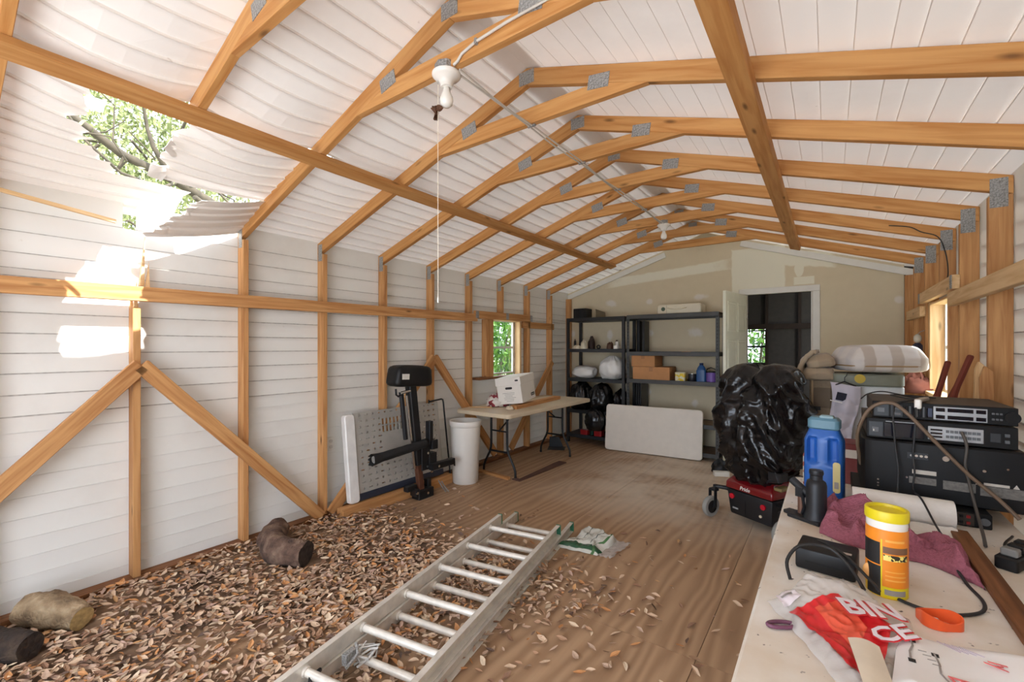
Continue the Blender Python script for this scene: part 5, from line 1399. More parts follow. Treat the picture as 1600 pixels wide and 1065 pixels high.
# ------------------------------------------------------------------ paper towel, maroon towel, charger, wipes
t = thing('paper_towel_roll', 'white paper towel roll lying in front of the stereo stack', 'paper roll', (0.235, 2.37, ZT + 0.056))
b = MB(); M_ = Matrix.Rotation(R(90), 4, 'Y'); b.lathe([(0.02, -0.155), (0.055, -0.155), (0.056, -0.15), (0.056, 0.15), (0.055, 0.155), (0.02, 0.155), (0.02, -0.155)], 32, M=M_, cap=False); b.build('paper_roll', mat('paper_white', (232, 226, 216), 0.85, var=0.03, scale=60, bump=0.2), t, smooth=40)
MB().lathe([(0.0199, -0.152), (0.0199, 0.152), (0.017, 0.152), (0.017, -0.152), (0.0199, -0.152)], 20, M=M_, cap=False).build('cardboard_core', CARD, t, smooth=40)
b = MB(); b.sheet(lambda u, v: (0.02 + u * 0.135, -0.056 - 0.10 * v + 0.01 * noise.noise(Vector((u * 5, v * 4, 1))), -0.0535 + 0.010 * abs(noise.noise(Vector((u * 6, v * 5, 4)))) + (0.02 * (1 - v) ** 3)), 10, 10, 0.0008); b.build('loose_sheet', MATS['paper_white'], t, smooth=60)
def towel_mat():
    m = mat('towel_maroon', (160, 92, 106), 0.95, var=0.16, scale=120, bump=0.8); return m
def towelf(u, v):
    x = -0.03 + u * 0.40; 
    yc = 2.20 - u * 0.27 + 0.02 * math.sin(u * 9)
    wd = 0.13 + 0.05 * math.sin(u * 5 + 1)
    y = yc + (v - 0.5) * 2 * wd
    edge = min(1, u / .12, (1 - u) / .12, v / .15, (1 - v) / .15)
    n1 = ridge((x * 9 + 1.3, y * 7, 0.2), 1.0); n2 = fbm((x * 16, y * 16, 2.2))
    z = 0.742 + max(0.0, edge) ** .6 * (0.022 + 0.06 * max(0, n1) ** 2 + 0.03 * n2 + 0.012)
    if 0.12 < u < 0.6 and v > 0.45: z += 0.03 * math.sin((u - 0.12) / 0.48 * math.pi)
    return (x + 0.03 * n2 * edge, y + 0.03 * noise.noise(Vector((x * 9, y * 9, 9))) * 1.0, max(z, 0.7415))
o = MB().sheet(towelf, 70, 50, 0.004).build('maroon_towel', towel_mat(), smooth=180); props(o, 'crumpled maroon towel lying across the work table', 'towel')
t = thing('charger_box', 'black charger box with a label lying behind the clear bag', 'charger', (-0.005, 1.735, ZT), R(-6))
b = MB(); b.box((0, 0, 0.034), (0.155, 0.13, 0.066)); b.build('charger_case', BLACKP, t, bevel=0.008, smooth=40, seg=2)
MB().box((0.05, -0.02, 0.0675), (0.028, 0.014, 0.001)).build('charger_label', LABW, t)
MB().box((0.0, -0.0655, 0.03), (0.10, 0.001, 0.004)).build('case_seam', mat('seam_black', (12, 12, 12), 0.8), t)
t = thing('wipes_canister', 'orange and yellow wipes canister standing on the work table', 'canister', (0.135, 1.665, ZT), R(0))
YEL = mat('lid_yellow', (226, 204, 24), 0.4, var=0.03); ORG = mat('label_orange', (238, 140, 36), 0.4, var=0.06); ORGL = mat('label_orange_pale', (246, 176, 84), 0.4)
MB().lathe([(0.046, 0.0), (0.048, 0.003), (0.048, 0.036), (0.0, 0.036)], 40, cap=False).build('canister_base', mat('label_yellow', (236, 196, 20), 0.4), t, smooth=40)
MB().lathe([(0.0482, 0.03), (0.0482, 0.192)], 40, cap=False).build('label_wrap', ORG, t, smooth=40)
MB().lathe([(0.047, 0.19), (0.0475, 0.215), (0.046, 0.216)], 40).build('canister_neck', PORC, t, smooth=40)
MB().lathe([(0.0, 0.214), (0.05, 0.214), (0.0505, 0.217), (0.0505, 0.240), (0.049, 0.243), (0.042, 0.243), (0.040, 0.236), (0.0, 0.236)], 40, cap=False).build('canister_lid', YEL, t, smooth=40)
def wrap(name, a0, a1, z0, z1, m, r_=0.0488):
    MB().sheet(lambda u, v: (r_ * math.cos(R(a0 + (a1 - a0) * u)), r_ * math.sin(R(a0 + (a1 - a0) * u)), z0 + (z1 - z0) * v), 10, 1, 0.0004).build(name, m, t, smooth=60)
wrap('label_photo', 186, 248, 0.092, 0.155, INK); wrap('label_photo', 205, 250, 0.004, 0.088, INK)
MB().blob(lambda u: Vector((0.0482 * math.cos(R(205)) + u.x * 0.012, 0.0482 * math.sin(R(205)) + u.y * 0.006, 0.055 + u.z * 0.026)), 14, 10).build('printed_flame', mat('flame_tan', (236, 170, 96), 0.5), t, smooth=180)
wrap('label_stripe', 250, 254, 0.004, 0.165, YEL); wrap('label_panel', 256, 330, 0.128, 0.146, mat('label_brown', (120, 84, 60), 0.5)); wrap('label_panel', 257, 328, 0.108, 0.124, patch_mat('label_icons', (40, 34, 20), (240, 220, 120), 160, 0.5)); wrap('label_panel', 254, 335, 0.005, 0.034, YEL, 0.0491)
wrap('label_text', 260, 320, 0.012, 0.027, INKG, 0.0494); wrap('label_text', 262, 316, 0.160, 0.166, ORGL, 0.0492); wrap('label_text', 262, 320, 0.052, 0.056, ORGL, 0.0492); wrap('label_text', 262, 322, 0.064, 0.067, ORGL, 0.0492); wrap('label_text', 262, 318, 0.076, 0.079, ORGL, 0.0492)
# brown board, orange tape, violet ring
props(beam('brown_board', (0.395, 2.33, ZT), (0.40, 1.40, ZT), (1, 0, 0), -0.026, 0.026, 0.0, 0.020, OLDWOOD), 'narrow brown wooden board lying along the work table', 'board')
t = thing('tape_ring', 'bright orange crumpled ring of tape beside the white paper', 'tape', (0.225, 1.545, ZT + 0.0))
def ringf(u, v):
    a = 2 * math.pi * u
    r_ = 0.043 + 0.006 * math.sin(3 * a + 1)
    return (r_ * math.cos(a), 0.75 * r_ * math.sin(a), 0.001 + (0.026 + 0.008 * math.sin(2 * a)) * v)
MB().sheet(ringf, 40, 6, 0.003).build('tape_band', mat('tape_orange', (236, 92, 40), 0.35), t, smooth=60)
MB().box((-0.012, -0.005, 0.012), (0.03, 0.012, 0.012)).build('inner_core', PORC, t, bevel=0.004)
t = thing('violet_loop', 'flat violet plastic loop at the left edge of the table', 'loop', (-0.098, 1.30, ZT + 0.006), R(35))
MB().tube([(0.034 * math.cos(i * .2618), 0.012 * math.sin(i * .2618), 0) for i in range(24)], 0.005, 7, closed=True).build('loop', mat('violet', (112, 66, 88), 0.3), t, smooth=60)

# ------------------------------------------------------------------ clear bag with red print
def plastic_mat(name, rgb, alpha):
    m, nt, N, L, B = _new(name)
    B.inputs['Base Color'].default_value = (*lin(rgb), 1); B.inputs['Roughness'].default_value = 0.16; B.inputs['Alpha'].default_value = alpha
    tc = N.new('ShaderNodeTexCoord'); n_ = N.new('ShaderNodeTexNoise'); n_.inputs['Scale'].default_value = 26; n_.inputs['Detail'].default_value = 4
    L.new(tc.outputs['Object'], n_.inputs['Vector'])
    bp = N.new('ShaderNodeBump'); bp.inputs['Strength'].default_value = 0.35; bp.inputs['Distance'].default_value = 0.01
    L.new(n_.outputs['Fac'], bp.inputs['Height']); L.new(bp.outputs['Normal'], B.inputs['Normal'])
    return m
CLEAR = plastic_mat('clear_plastic', (228, 222, 216), 0.5)
t = thing('printed_bag', 'clear plastic bag with bold red print on the near table end', 'bag', (0, 0, 0))
CA, CB, CC, CD = Vector((-0.14, 1.40, 0)), Vector((0.0, 1.62, 0)), Vector((0.17, 1.50, 0)), Vector((0.09, 1.03, 0))
def bagz(x, y):
    return 0.746 + 0.020 + 0.018 * fbm((x * 9, y * 9, 1.1)) + 0.006 * ridge((x * 30, y * 30, 2.0), 1.0) + 0.028 * math.exp(-((x - 0.0) ** 2 + (y - 1.50) ** 2) / 0.006)
def clearf(u, v):
    p = CA.lerp(CB, u).lerp(CD.lerp(CC, u), v)
    e = min(1, u / .08, (1 - u) / .08, v / .06, (1 - v) / .06)
    p.x += 0.012 * noise.noise(Vector((u * 7, v * 7, 0))); p.y += 0.02 * noise.noise(Vector((u * 6, v * 6, 5)))
    p.z = 0.745 + max(0, e) * (bagz(p.x, p.y) - 0.745)
    return p
MB().sheet(clearf, 70, 70).build('bag_film', CLEAR, t, smooth=180)
REDP = mat('print_red', (214, 40, 44), 0.3); REDO = mat('print_orange', (230, 92, 66), 0.3); PWHITE = mat('print_white', (228, 218, 222), 0.35)
def on_bag(name, poly, m, lift, n=50):
    lift *= 2.2
    """flat print following the bag surface; poly is a quad of world xy"""
    q = [Vector((*p, 0)) for p in poly]
    def f(u, v):
        p = q[0].lerp(q[1], u).lerp(q[3].lerp(q[2], u), v); p.z = bagz(p.x, p.y) + lift; return p
    MB().sheet(f, n, n).build(name, m, t, smooth=180)
on_bag('red_print', ((-0.085, 1.345), (0.02, 1.455), (0.125, 1.40), (0.075, 1.13)), REDP, 0.0015)
on_bag('orange_print', ((-0.030, 1.37), (0.025, 1.43), (0.075, 1.36), (0.05, 1.25)), REDO, 0.0022)
on_bag('barcode_patch', ((-0.118, 1.385), (-0.082, 1.435), (-0.06, 1.405), (-0.095, 1.355)), PWHITE, 0.0026, 20)
on_bag('barcode', ((-0.107, 1.385), (-0.084, 1.415), (-0.080, 1.408), (-0.102, 1.38)), INKG, 0.0032, 20)
def bag_text(body, size, cx, cy, ang, m, lift, bold=0.0):
    z = bagz(cx, cy)
    dx = (bagz(cx + .02, cy) - bagz(cx - .02, cy)) / .04; dy = (bagz(cx, cy + .02) - bagz(cx, cy - .02)) / .04
    nrm = Vector((-dx, -dy, 1)).normalized(); xd = Vector((math.cos(ang), math.sin(ang), 0)); xd = (xd - nrm * xd.dot(nrm)).normalized()
    Mt = frame(Vector((cx, cy, z)) + nrm * lift, xd, nrm.cross(xd))
    text_mesh('print_lettering', body, size, m, t, Mt, bold=bold)
bag_text('BIN', 0.085, 0.083, 1.415, R(28), REDP, 0.011, 0.005); bag_text('BIN', 0.085, 0.083, 1.415, R(28), PWHITE, 0.013, 0.002)
bag_text('CE', 0.07, 0.122, 1.345, R(28), REDP, 0.011, 0.004); bag_text('CE', 0.07, 0.122, 1.345, R(28), PWHITE, 0.013, 0.0015)
# ------------------------------------------------------------------ white printed paper bag and envelope
t = thing('white_paper_bag', 'white printed paper wrapper spilling over the near right table end', 'paper', (0, 0, 0))
PAP = mat('paper_bright', (240, 236, 232), 0.5, var=0.02)
PA, PB, PC, PD = Vector((0.10, 1.14, 0)), Vector((0.135, 1.40, 0)), Vector((0.44, 1.44, 0)), Vector((0.40, 0.95, 0))
def paperz(x, y): return 0.790 + 0.014 * math.sin(x * 14 + y * 6) + 0.012 * noise.noise(Vector((x * 7, y * 7, 3)))
def paperf(u, v):
    p = PA.lerp(PB, u).lerp(PD.lerp(PC, u), v); e = min(1, u / .1, (1 - u) / .1, v / .1, (1 - v) / .1)
    p.z = 0.752 + (paperz(p.x, p.y) - 0.752) * (0.45 + 0.55 * max(0, e)); return p
MB().sheet(paperf, 30, 30, 0.0008).build('paper_sheet', PAP, t, smooth=60)
def on_paper(name, pts, m, w=0.002):
    MB().tube([(x, y, paperz(x, y) + 0.0015) for x, y in pts], w, 5).build(name, m, t)
on_paper('drawn_line', ((0.150, 1.34), (0.150, 1.31), (0.142, 1.28), (0.140, 1.25)), INKG, 0.002); on_paper('drawn_line', ((0.185, 1.31), (0.188, 1.275), (0.185, 1.24), (0.20, 1.20), (0.205, 1.16)), INKG, 0.002)
for (x, y) in ((0.152, 1.335), (0.142, 1.245), (0.186, 1.305)):
    MB().box((x, y, paperz(x, y) + 0.0015), (0.012, 0.012, 0.001)).build('drawn_corner', INK, t)
for i in range(4):
    on_paper('text_row', [(0.158 + i * 0.006, 1.30 - i * 0.012), (0.172 + i * 0.006, 1.305 - i * 0.012)], INKG, 0.0008)
for i in range(4):
    on_paper('text_row', [(0.20 + i * 0.012, 1.385), (0.235 + i * 0.012, 1.36)], mat('ink_lilac', (188, 170, 186), 0.7), 0.0008)
REDI = mat('ink_red', (228, 112, 112), 0.6)
text_mesh('red_script', 'Econ', 0.05, REDI, t, frame((0.225, 1.20, paperz(0.225, 1.20) + 0.005), Vector((0.35, -0.94, 0)), Vector((0.94, 0.35, 0))), shear=0.3)
text_mesh('red_script', 'ly', 0.04, REDI, t, frame((0.285, 1.33, paperz(0.285, 1.33) + 0.005), Vector((0.35, -0.94, 0)), Vector((0.94, 0.35, 0))), shear=0.3)
o = MB().sheet(lambda u, v: (0.035 + u * 0.055 + v * 0.03, 1.265 - v * 0.26 + 0.0 * u, 0.783 + 0.008 * math.sin(u * 3 + v * 2)), 8, 12, 0.001).build('cream_envelope', mat('envelope_cream', (226, 212, 190), 0.6), smooth=60); props(o, 'cream paper flap lying beside the white paper wrapper', 'paper')

# ------------------------------------------------------------------ cushion pile by the right window
def plaid(name, c0, c1, c2, sx=9.0, sy=9.0):
    m, nt, N, L, B = _new(name)
    tc = N.new('ShaderNodeTexCoord'); sp = N.new('ShaderNodeSeparateXYZ'); L.new(tc.outputs['Object'], sp.inputs[0])
    def band(sock, sc, ph):
        a = N.new('ShaderNodeMath'); a.operation = 'MULTIPLY_ADD'; a.inputs[1].default_value = sc; a.inputs[2].default_value = ph; L.new(sock, a.inputs[0])
        s_ = N.new('ShaderNodeMath'); s_.operation = 'SINE'; L.new(a.outputs[0], s_.inputs[0])
        r = N.new('ShaderNodeMapRange'); r.inputs['From Min'].default_value = 0.1; r.inputs['From Max'].default_value = 0.35; L.new(s_.outputs[0], r.inputs['Value']); return r.outputs[0]
    m1 = N.new('ShaderNodeMix'); m1.data_type = 'RGBA'; m1.inputs[6].default_value = (*lin(c0), 1); m1.inputs[7].default_value = (*lin(c1), 1); L.new(band(sp.outputs[0], sx * 4, 0.5), m1.inputs[0])
    m2 = N.new('ShaderNodeMix'); m2.data_type = 'RGBA'; m2.inputs[7].default_value = (*lin(c2), 1)
    h = N.new('ShaderNodeMath'); h.operation = 'MULTIPLY'; h.inputs[1].default_value = 0.45; L.new(band(sp.outputs[1], sy * 4, 0.0), h.inputs[0])
    L.new(h.outputs[0], m2.inputs[0]); L.new(m1.outputs[2], m2.inputs[6]); L.new(m2.outputs[2], B.inputs['Base Color']); B.inputs['Roughness'].default_value = 0.9
    B.inputs['Sheen Weight'].default_value = 0.2
    return m
PLAID = plaid('plaid_pale', (222, 214, 206), (196, 182, 168), (206, 200, 198)); PLAIDT = plaid('plaid_tan', (168, 146, 118), (146, 124, 100), (186, 168, 142), 7, 7)
def cushf(rx, ry, rz_, seed, tap=0.2):
    def f(u):
        s = 8.0
        q = (abs(u.x) ** s + abs(u.y) ** s + abs(u.z) ** s) ** (-1 / s)
        x, y, z = u.x * q, u.y * q, u.z * q
        k = 1 - tap * max(0, z)
        puff = 1 + 0.06 * (1 - x * x) * (1 - y * y)
        wr = 0.010 * noise.noise(Vector((x * 5 + seed, y * 5, z * 3))) * (1.2 - abs(z))
        if z < 0: wr += 0.012 * ridge((x * 9 + seed, y * 9, z * 2), 1.0) * (-z)
        return Vector((x * rx * k + wr, y * ry * k + wr, z * rz_ * puff))
    return f
t = thing('seat_cushion', 'pale plaid seat cushion on top of the pile by the right window', 'cushion', (0.295, 4.47, 1.358), R(22))
MB().blob(cushf(0.245, 0.24, 0.10, 1.0), 56, 32).build('cushion_cover', PLAID, t, smooth=180)
b = MB(); b.tube([Vector((0.243 * math.copysign(abs(math.cos(a)) ** .4, math.cos(a)), 0.238 * math.copysign(abs(math.sin(a)) ** .4, math.sin(a)), -0.055)) for a in [i * 2 * math.pi / 48 for i in range(48)]], 0.006, 6, closed=True); b.build('piping', mat('piping_tan', (170, 140, 100), 0.9), t, smooth=60)
t = thing('folded_cushion', 'tan plaid cushion folded at the left end of the pile', 'cushion', (-0.092, 4.44, 1.185))
MB().blob(cushf(0.105, 0.20, 0.05, 4.0, 0.1), 40, 22).build('cushion_cover', PLAIDT, t, loc=(0.02, 0, 0.045), smooth=180)
MB().blob(cushf(0.095, 0.19, 0.055, 6.0, 0.3), 40, 22).build('cushion_cover', PLAIDT, t, loc=(0.03, 0, 0.15), rot=(0, R(-10), 0), smooth=180)
def flapf(u, v):
    a = -0.3 + 1.9 * v
    return (-0.015 - 0.11 * math.sin(a * 0.9) * 0.9 + 0.02 * noise.noise(Vector((u * 6, v * 4, 1))), -0.19 + u * 0.36, 0.235 - 0.185 * v * v + 0.012 * noise.noise(Vector((u * 5, v * 5, 4))))
MB().sheet(flapf, 20, 16, 0.03).build('cushion_flap', PLAIDT, t, smooth=180)
# what the cushions rest on: a shallow tote on a tall carton, a hanging garment, a fabric organiser
carton('tall plain carton supporting the tote under the plaid cushion', 0.29, 4.47, 0.0, 0.36, 0.36, 0.98, 0, False, m=mat('carton_white', (206, 208, 208), 0.6))
t = thing('storage_tote', 'shallow grey green tote with a yellow badge under the plaid cushion', 'tote', (0.25, 4.45, 0.98))
b = MB(); b.rbox((0, 0, 0.085), (0.40, 0.36, 0.17), 0.04); b.build('tote_body', mat('tote_white', (206, 210, 208), 0.4), t, smooth=40, bevel=0.006)
b = MB(); b.rbox((-0.02, 0, 0.215), (0.44, 0.40, 0.09), 0.05); b.build('tote_lid', mat('tote_green', (124, 126, 108), 0.5, var=0.1), t, smooth=40, bevel=0.01)
MB().cyl((-0.06, -0.197, 0.225), (-0.06, -0.204, 0.225), 0.034, n=20, M=None).build('tote_badge', mat('badge_yellow', (196, 166, 40), 0.5), t)
t = thing('fabric_organiser', 'tan fabric hanging organiser below the folded cushion', 'organiser', (-0.055, 4.36, -0.0))
TANF = mat('tan_fabric', (140, 122, 100), 0.9, var=0.08, scale=60)
MB().rbox((0, 0.08, 0.593), (0.15, 0.28, 1.18), 0.02).build('fabric_body', TANF, t, bevel=0.008, smooth=40)
MB().box((-0.055, -0.064, 0.85), (0.012, 0.008, 0.68)).build('fabric_strap', mat('tan_pale', (186, 160, 124), 0.9), t)
for z in (1.04, 0.82): MB().box((0.01, -0.0635, z), (0.11, 0.008, 0.16)).build('fabric_pocket', mat('tan_dark', (118, 102, 84), 0.9), t, bevel=0.003)
MB().box((-0.02, -0.0685, 0.955), (0.04, 0.004, 0.03)).build('dark_patch', INK, t)
GAR = mat('garment_grey', (196, 190, 198), 0.85, var=0.08)
t = thing('hanging_jacket', 'pale grey jacket with a dark pocket hanging in front of the tote', 'jacket', (0.095, 4.15, -0.02))
def jackf(u, v):
    w = 0.088 - 0.02 * v
    x = (u - .5) * 2 * w - 0.02 * v + 0.012 * math.sin(v * 6) 
    y = 0.02 * math.sin(u * 6.5 + v * 3) + 0.018 * ridge((u * 3, v * 4, 1), 1.0) - 0.02 * v
    return (x, y, 1.185 - 0.44 * v - 0.03 * (u - .5))
MB().sheet(jackf, 30, 40, 0.01).build('jacket_body', GAR, t, smooth=180)
MB().box((-0.028, -0.018, 1.09), (0.06, 0.006, 0.06)).build('jacket_pocket', mat('pocket_navy', (34, 36, 48), 0.9), t, rot=(0, R(12), 0)) .location = (0.2, 0, 0.02)
t.children[-1].location = (-0.22, 0.0, 0.02)
MB().box((0, 0, 0), (0.12, 0.006, 0.006)).build('jacket_zip', PORC, t, loc=(-0.03, -0.022, 1.05), rot=(0, R(12), 0))
b = MB(); b.tube([(-0.07, 0.02, 1.17), (0.0, 0.02, 1.205), (0.07, 0.02, 1.17)], 0.005, 6); b.tube([(0, 0.02, 1.205), (0.0, 0.02, 1.235), (0.012, 0.02, 1.25), (0.02, 0.12, 1.27)], 0.003, 6); b.build('clothes_hanger', BLACKM, t, smooth=60)
t = thing('red_carton', 'dark red carton standing behind the blue jug', 'box', (0.10, 3.45, 0.0)); MB().box((0, 0, 0.43), (0.16, 0.2, 0.86)).build('carton', mat('carton_red', (110, 40, 36), 0.6, var=0.1), t, bevel=0.003)
MB().box((0.0, -0.1008, 0.80), (0.08, 0.001, 0.05)).build('carton_print', LABW, t)

# ------------------------------------------------------------------ tools and stakes at the right wall
def paddle(label, p0, p1, w, m):
    t = thing('wooden_paddle', label, 'paddle', p0, group='red brown paddles at the right wall')
    d = Vector(p1) - Vector(p0); Ln = d.length
    Mp = frame((0, 0, 0), d, (0.35, -1, 0.2))
    b = MB(); b.rbox((0, 0, 0), (1, 1, 1), 0.1) if False else b.prism([(0, -w), (Ln * .80, -w), (Ln * .87, -0.016), (Ln - 0.008, -0.016), (Ln, -0.008), (Ln, 0.008), (Ln - 0.008, 0.016), (Ln * .87, 0.016), (Ln * .80, w), (0, w)], 0.022)
    o = b.build('paddle_blade', m, t, bevel=0.004); o.matrix_local = Mp
    return t
paddle('longer red brown wooden paddle leaning towards the right wall', (0.20, 3.50, 0.012), (0.645, 3.55, 1.405), 0.034, REDWOOD)
paddle('shorter red brown wooden paddle behind the longer one', (0.26, 3.66, 0.012), (0.575, 3.70, 1.365), 0.030, REDWOOD)
def stake(label, p0, p1, w, th, m):
    t = thing('wood_stake', label, 'stake', p0, group='pale stakes at the right wall'); d = Vector(p1) - Vector(p0); Ln = d.length
    b = MB(); b.prism([(0, -w), (Ln - w * 2.5, -w), (Ln, -w * .2), (Ln - w * 1.2, w), (0, w)], th); o = b.build('stake_board', m, t, bevel=0.003); o.matrix_local = frame((0, 0, 0), d, (1, 0, 0)); return t
stake('pointed pale wood stake against the second right stud', (0.585, 3.16, 0.0), (0.622, 3.20, 1.375), 0.016, 0.03, PINE_P)
stake('wider pale wood stake slanting beside the pointed one', (0.655, 3.06, 0.0), (0.632, 3.14, 1.355), 0.024, 0.03, PINE_D)
t = thing('blue_bottle', 'dark blue bottle with a clear top hanging on a right wall stud', 'bottle', (0.625, 5.17, 1.22))
MB().lathe([(0.03, 0), (0.034, 0.01), (0.034, 0.10), (0.026, 0.14), (0.034, 0.17), (0.034, 0.24), (0.02, 0.26)], 18).build('bottle_body', mat('navy_plastic', (34, 38, 62), 0.4), t, smooth=45)
MB().blob(lambda u: Vector((u.x * 0.028, u.y * 0.028, 0.30 + u.z * 0.04)), 16, 10).build('clear_top', CLR, t, smooth=180)
MB().tube([(0.0, 0, 0.335), (0.02, 0, 0.36), (0.046, 0, 0.37)], 0.003, 6).build('hanging_nail', GALV, t)

cable('thin_cord', 'thin dark wire running down the rafter and stud above the right window', [(0.38, yk(5) - 0.005, 2.40), (0.50, yk(5) - 0.005, 2.37), (0.57, yk(5) - 0.005, 2.32), (0.66, yk(5) - 0.005, 2.27), (0.70, yk(5) - 0.005, 2.15), (0.715, yk(5) - 0.005, 2.0), (0.70, yk(5) - 0.006, 1.91)], 0.0035, CORDK)
o = MB().blob(cloth_fn(0, 0, 0, 0.10, 0.09, 0.12, 7.7), 20, 14).build('rust_cloth', mat('rust_cloth', (132, 78, 62), 0.9, var=0.15), loc=(0.60, 4.99, 1.06), smooth=60); props(o, 'rust red cloth bundled on the sill of the right window', 'cloth')

# ================================================================== LADDER, LOGS, LITTER
t = thing('extension_ladder', 'aluminium extension ladder lying flat across the leaf litter', 'ladder', (-2.056, 2.703, 0), math.atan2(-0.984, 0.176))
# local +X runs towards the camera; local +Y is to the right of the picture
LW = 0.452
def rail(x0, x1, y, z0, inward):
    b = MB(); h = 0.072
    b.box(((x0 + x1) / 2, y, z0 + h / 2), (x1 - x0, 0.004, h))
    b.box(((x0 + x1) / 2, y + inward * 0.013 * -1 + 0.0, z0 + 0.003), (x1 - x0, 0.030, 0.005)); b.box(((x0 + x1) / 2, y + inward * 0.013 * -1, z0 + h - 0.003), (x1 - x0, 0.030, 0.005))
    return b.build('side_rail', ALU, t, bevel=0.0015)
ladder_secs = ((0.0, 3.0, 0.078, [0.177 + i * 0.318 for i in range(9)]), (-0.27, 2.6, 0.004, [-0.08 + i * 0.322 for i in range(8)]))
STK = mat('rail_sticker', (228, 222, 206), 0.5)
for si, (xa, xb, z0, rungs) in enumerate(ladder_secs):
    sh = 0.0 if si == 0 else 0.012
    for s_, y in ((1, sh), (-1, sh + LW)):
        r_ = rail(xa, xb, y, z0, s_)
        cap = MB(); cap.box((xa - 0.004, y - 0.013 * s_, z0 + 0.036), (0.012, 0.036, 0.076)); cap.build('end_cap', mat('cap_green', (44, 116, 88), 0.5), r_, bevel=0.003)
    for x in rungs:
        rg = MB().tube([(x, sh + 0.002, z0 + 0.036), (x, sh + LW - 0.002, z0 + 0.036)], 0.0175, 14).build('rung', ALU, t, smooth=40)
        for y in (sh + 0.008, sh + LW - 0.008): MB().tube([(x, y - 0.006, z0 + 0.036), (x, y + 0.006, z0 + 0.036)], 0.0225, 14).build('rung_collar', ALU, rg, smooth=40)
        MB().cyl((x, sh + LW + 0.0015, z0 + 0.036), (x, sh + LW + 0.006, z0 + 0.036), 0.02, 0.016, n=16).build('rung_swage', ALU, rg, smooth=40)
for x, l_ in ((0.42, 0.17), (0.78, 0.20), (1.12, 0.20), (1.46, 0.22)):
    MB().rbox((x, LW + 0.0028, 0.114), (l_, 0.0015, 0.030), 0.012, axis='y').build('rail_sticker', STK, t)
MB().box((-0.03, LW + 0.008, 0.05), (0.03, 0.012, 0.05)).build('red_latch', RED, t, bevel=0.003)
lk = MB(); lk.box((1.60, 0.07, 0.09), (0.06, 0.03, 0.05)); lk.tube([(1.55, 0.06, 0.12), (1.58, 0.10, 0.10), (1.64, 0.09, 0.07)], 0.008, 8); lk.build('rung_lock', GALV, t, bevel=0.002)
lk = MB(); lk.tube([(1.72, 0.03, 0.10), (1.78, 0.045, 0.11), (1.80, 0.06, 0.07), (1.76, 0.05, 0.05)], 0.009, 8); lk.build('black_hook', BLACKM, t, smooth=60)
pts = [(1.52 + 0.05 * math.cos(i * 1.3) + 0.02 * math.sin(i * 2.9), 0.085 + 0.045 * math.sin(i * 1.1), 0.03 + 0.05 * abs(math.sin(i * 0.7))) for i in range(22)]
MB().tube(pts, 0.0055, 6).build('rope', mat('rope_white', (206, 202, 196), 0.8), t, smooth=60)

# ------------------------------------------------------------------ logs
def bark_mat(name, c1, c2, c3):
    m, nt, N, L, B = _new(name)
    tc = N.new('ShaderNodeTexCoord'); v = N.new('ShaderNodeTexVoronoi'); v.inputs['Scale'].default_value = 46; v.feature = 'DISTANCE_TO_EDGE'
    n_ = N.new('ShaderNodeTexNoise'); n_.inputs['Scale'].default_value = 14; n_.inputs['Detail'].default_value = 6
    L.new(tc.outputs['Object'], v.inputs['Vector']); L.new(tc.outputs['Object'], n_.inputs['Vector'])
    cr = N.new('ShaderNodeValToRGB'); cr.color_ramp.elements[0].color = (*lin(c1), 1); cr.color_ramp.elements[1].color = (*lin(c3), 1); e = cr.color_ramp.elements.new(0.5); e.color = (*lin(c2), 1)
    cr.color_ramp.elements[0].position = 0.3; cr.color_ramp.elements[2].position = 0.7
    L.new(n_.outputs['Fac'], cr.inputs['Fac']); L.new(cr.outputs['Color'], B.inputs['Base Color']); B.inputs['Roughness'].default_value = 0.9
    bp = N.new('ShaderNodeBump'); bp.inputs['Strength'].default_value = 0.9; bp.inputs['Distance'].default_value = 0.012; L.new(v.outputs['Distance'], bp.inputs['Height']); L.new(bp.outputs['Normal'], B.inputs['Normal'])
    return m
BARK = bark_mat('bark', (58, 42, 36), (104, 80, 66), (140, 116, 98)); BARKD = bark_mat('bark_dark', (30, 24, 20), (52, 40, 32), (78, 62, 48)); BARKL = bark_mat('bark_pale', (104, 84, 62), (150, 126, 96), (186, 164, 132))
CUT = mat('cut_face', (56, 46, 40), 0.9, var=0.5, scale=40)
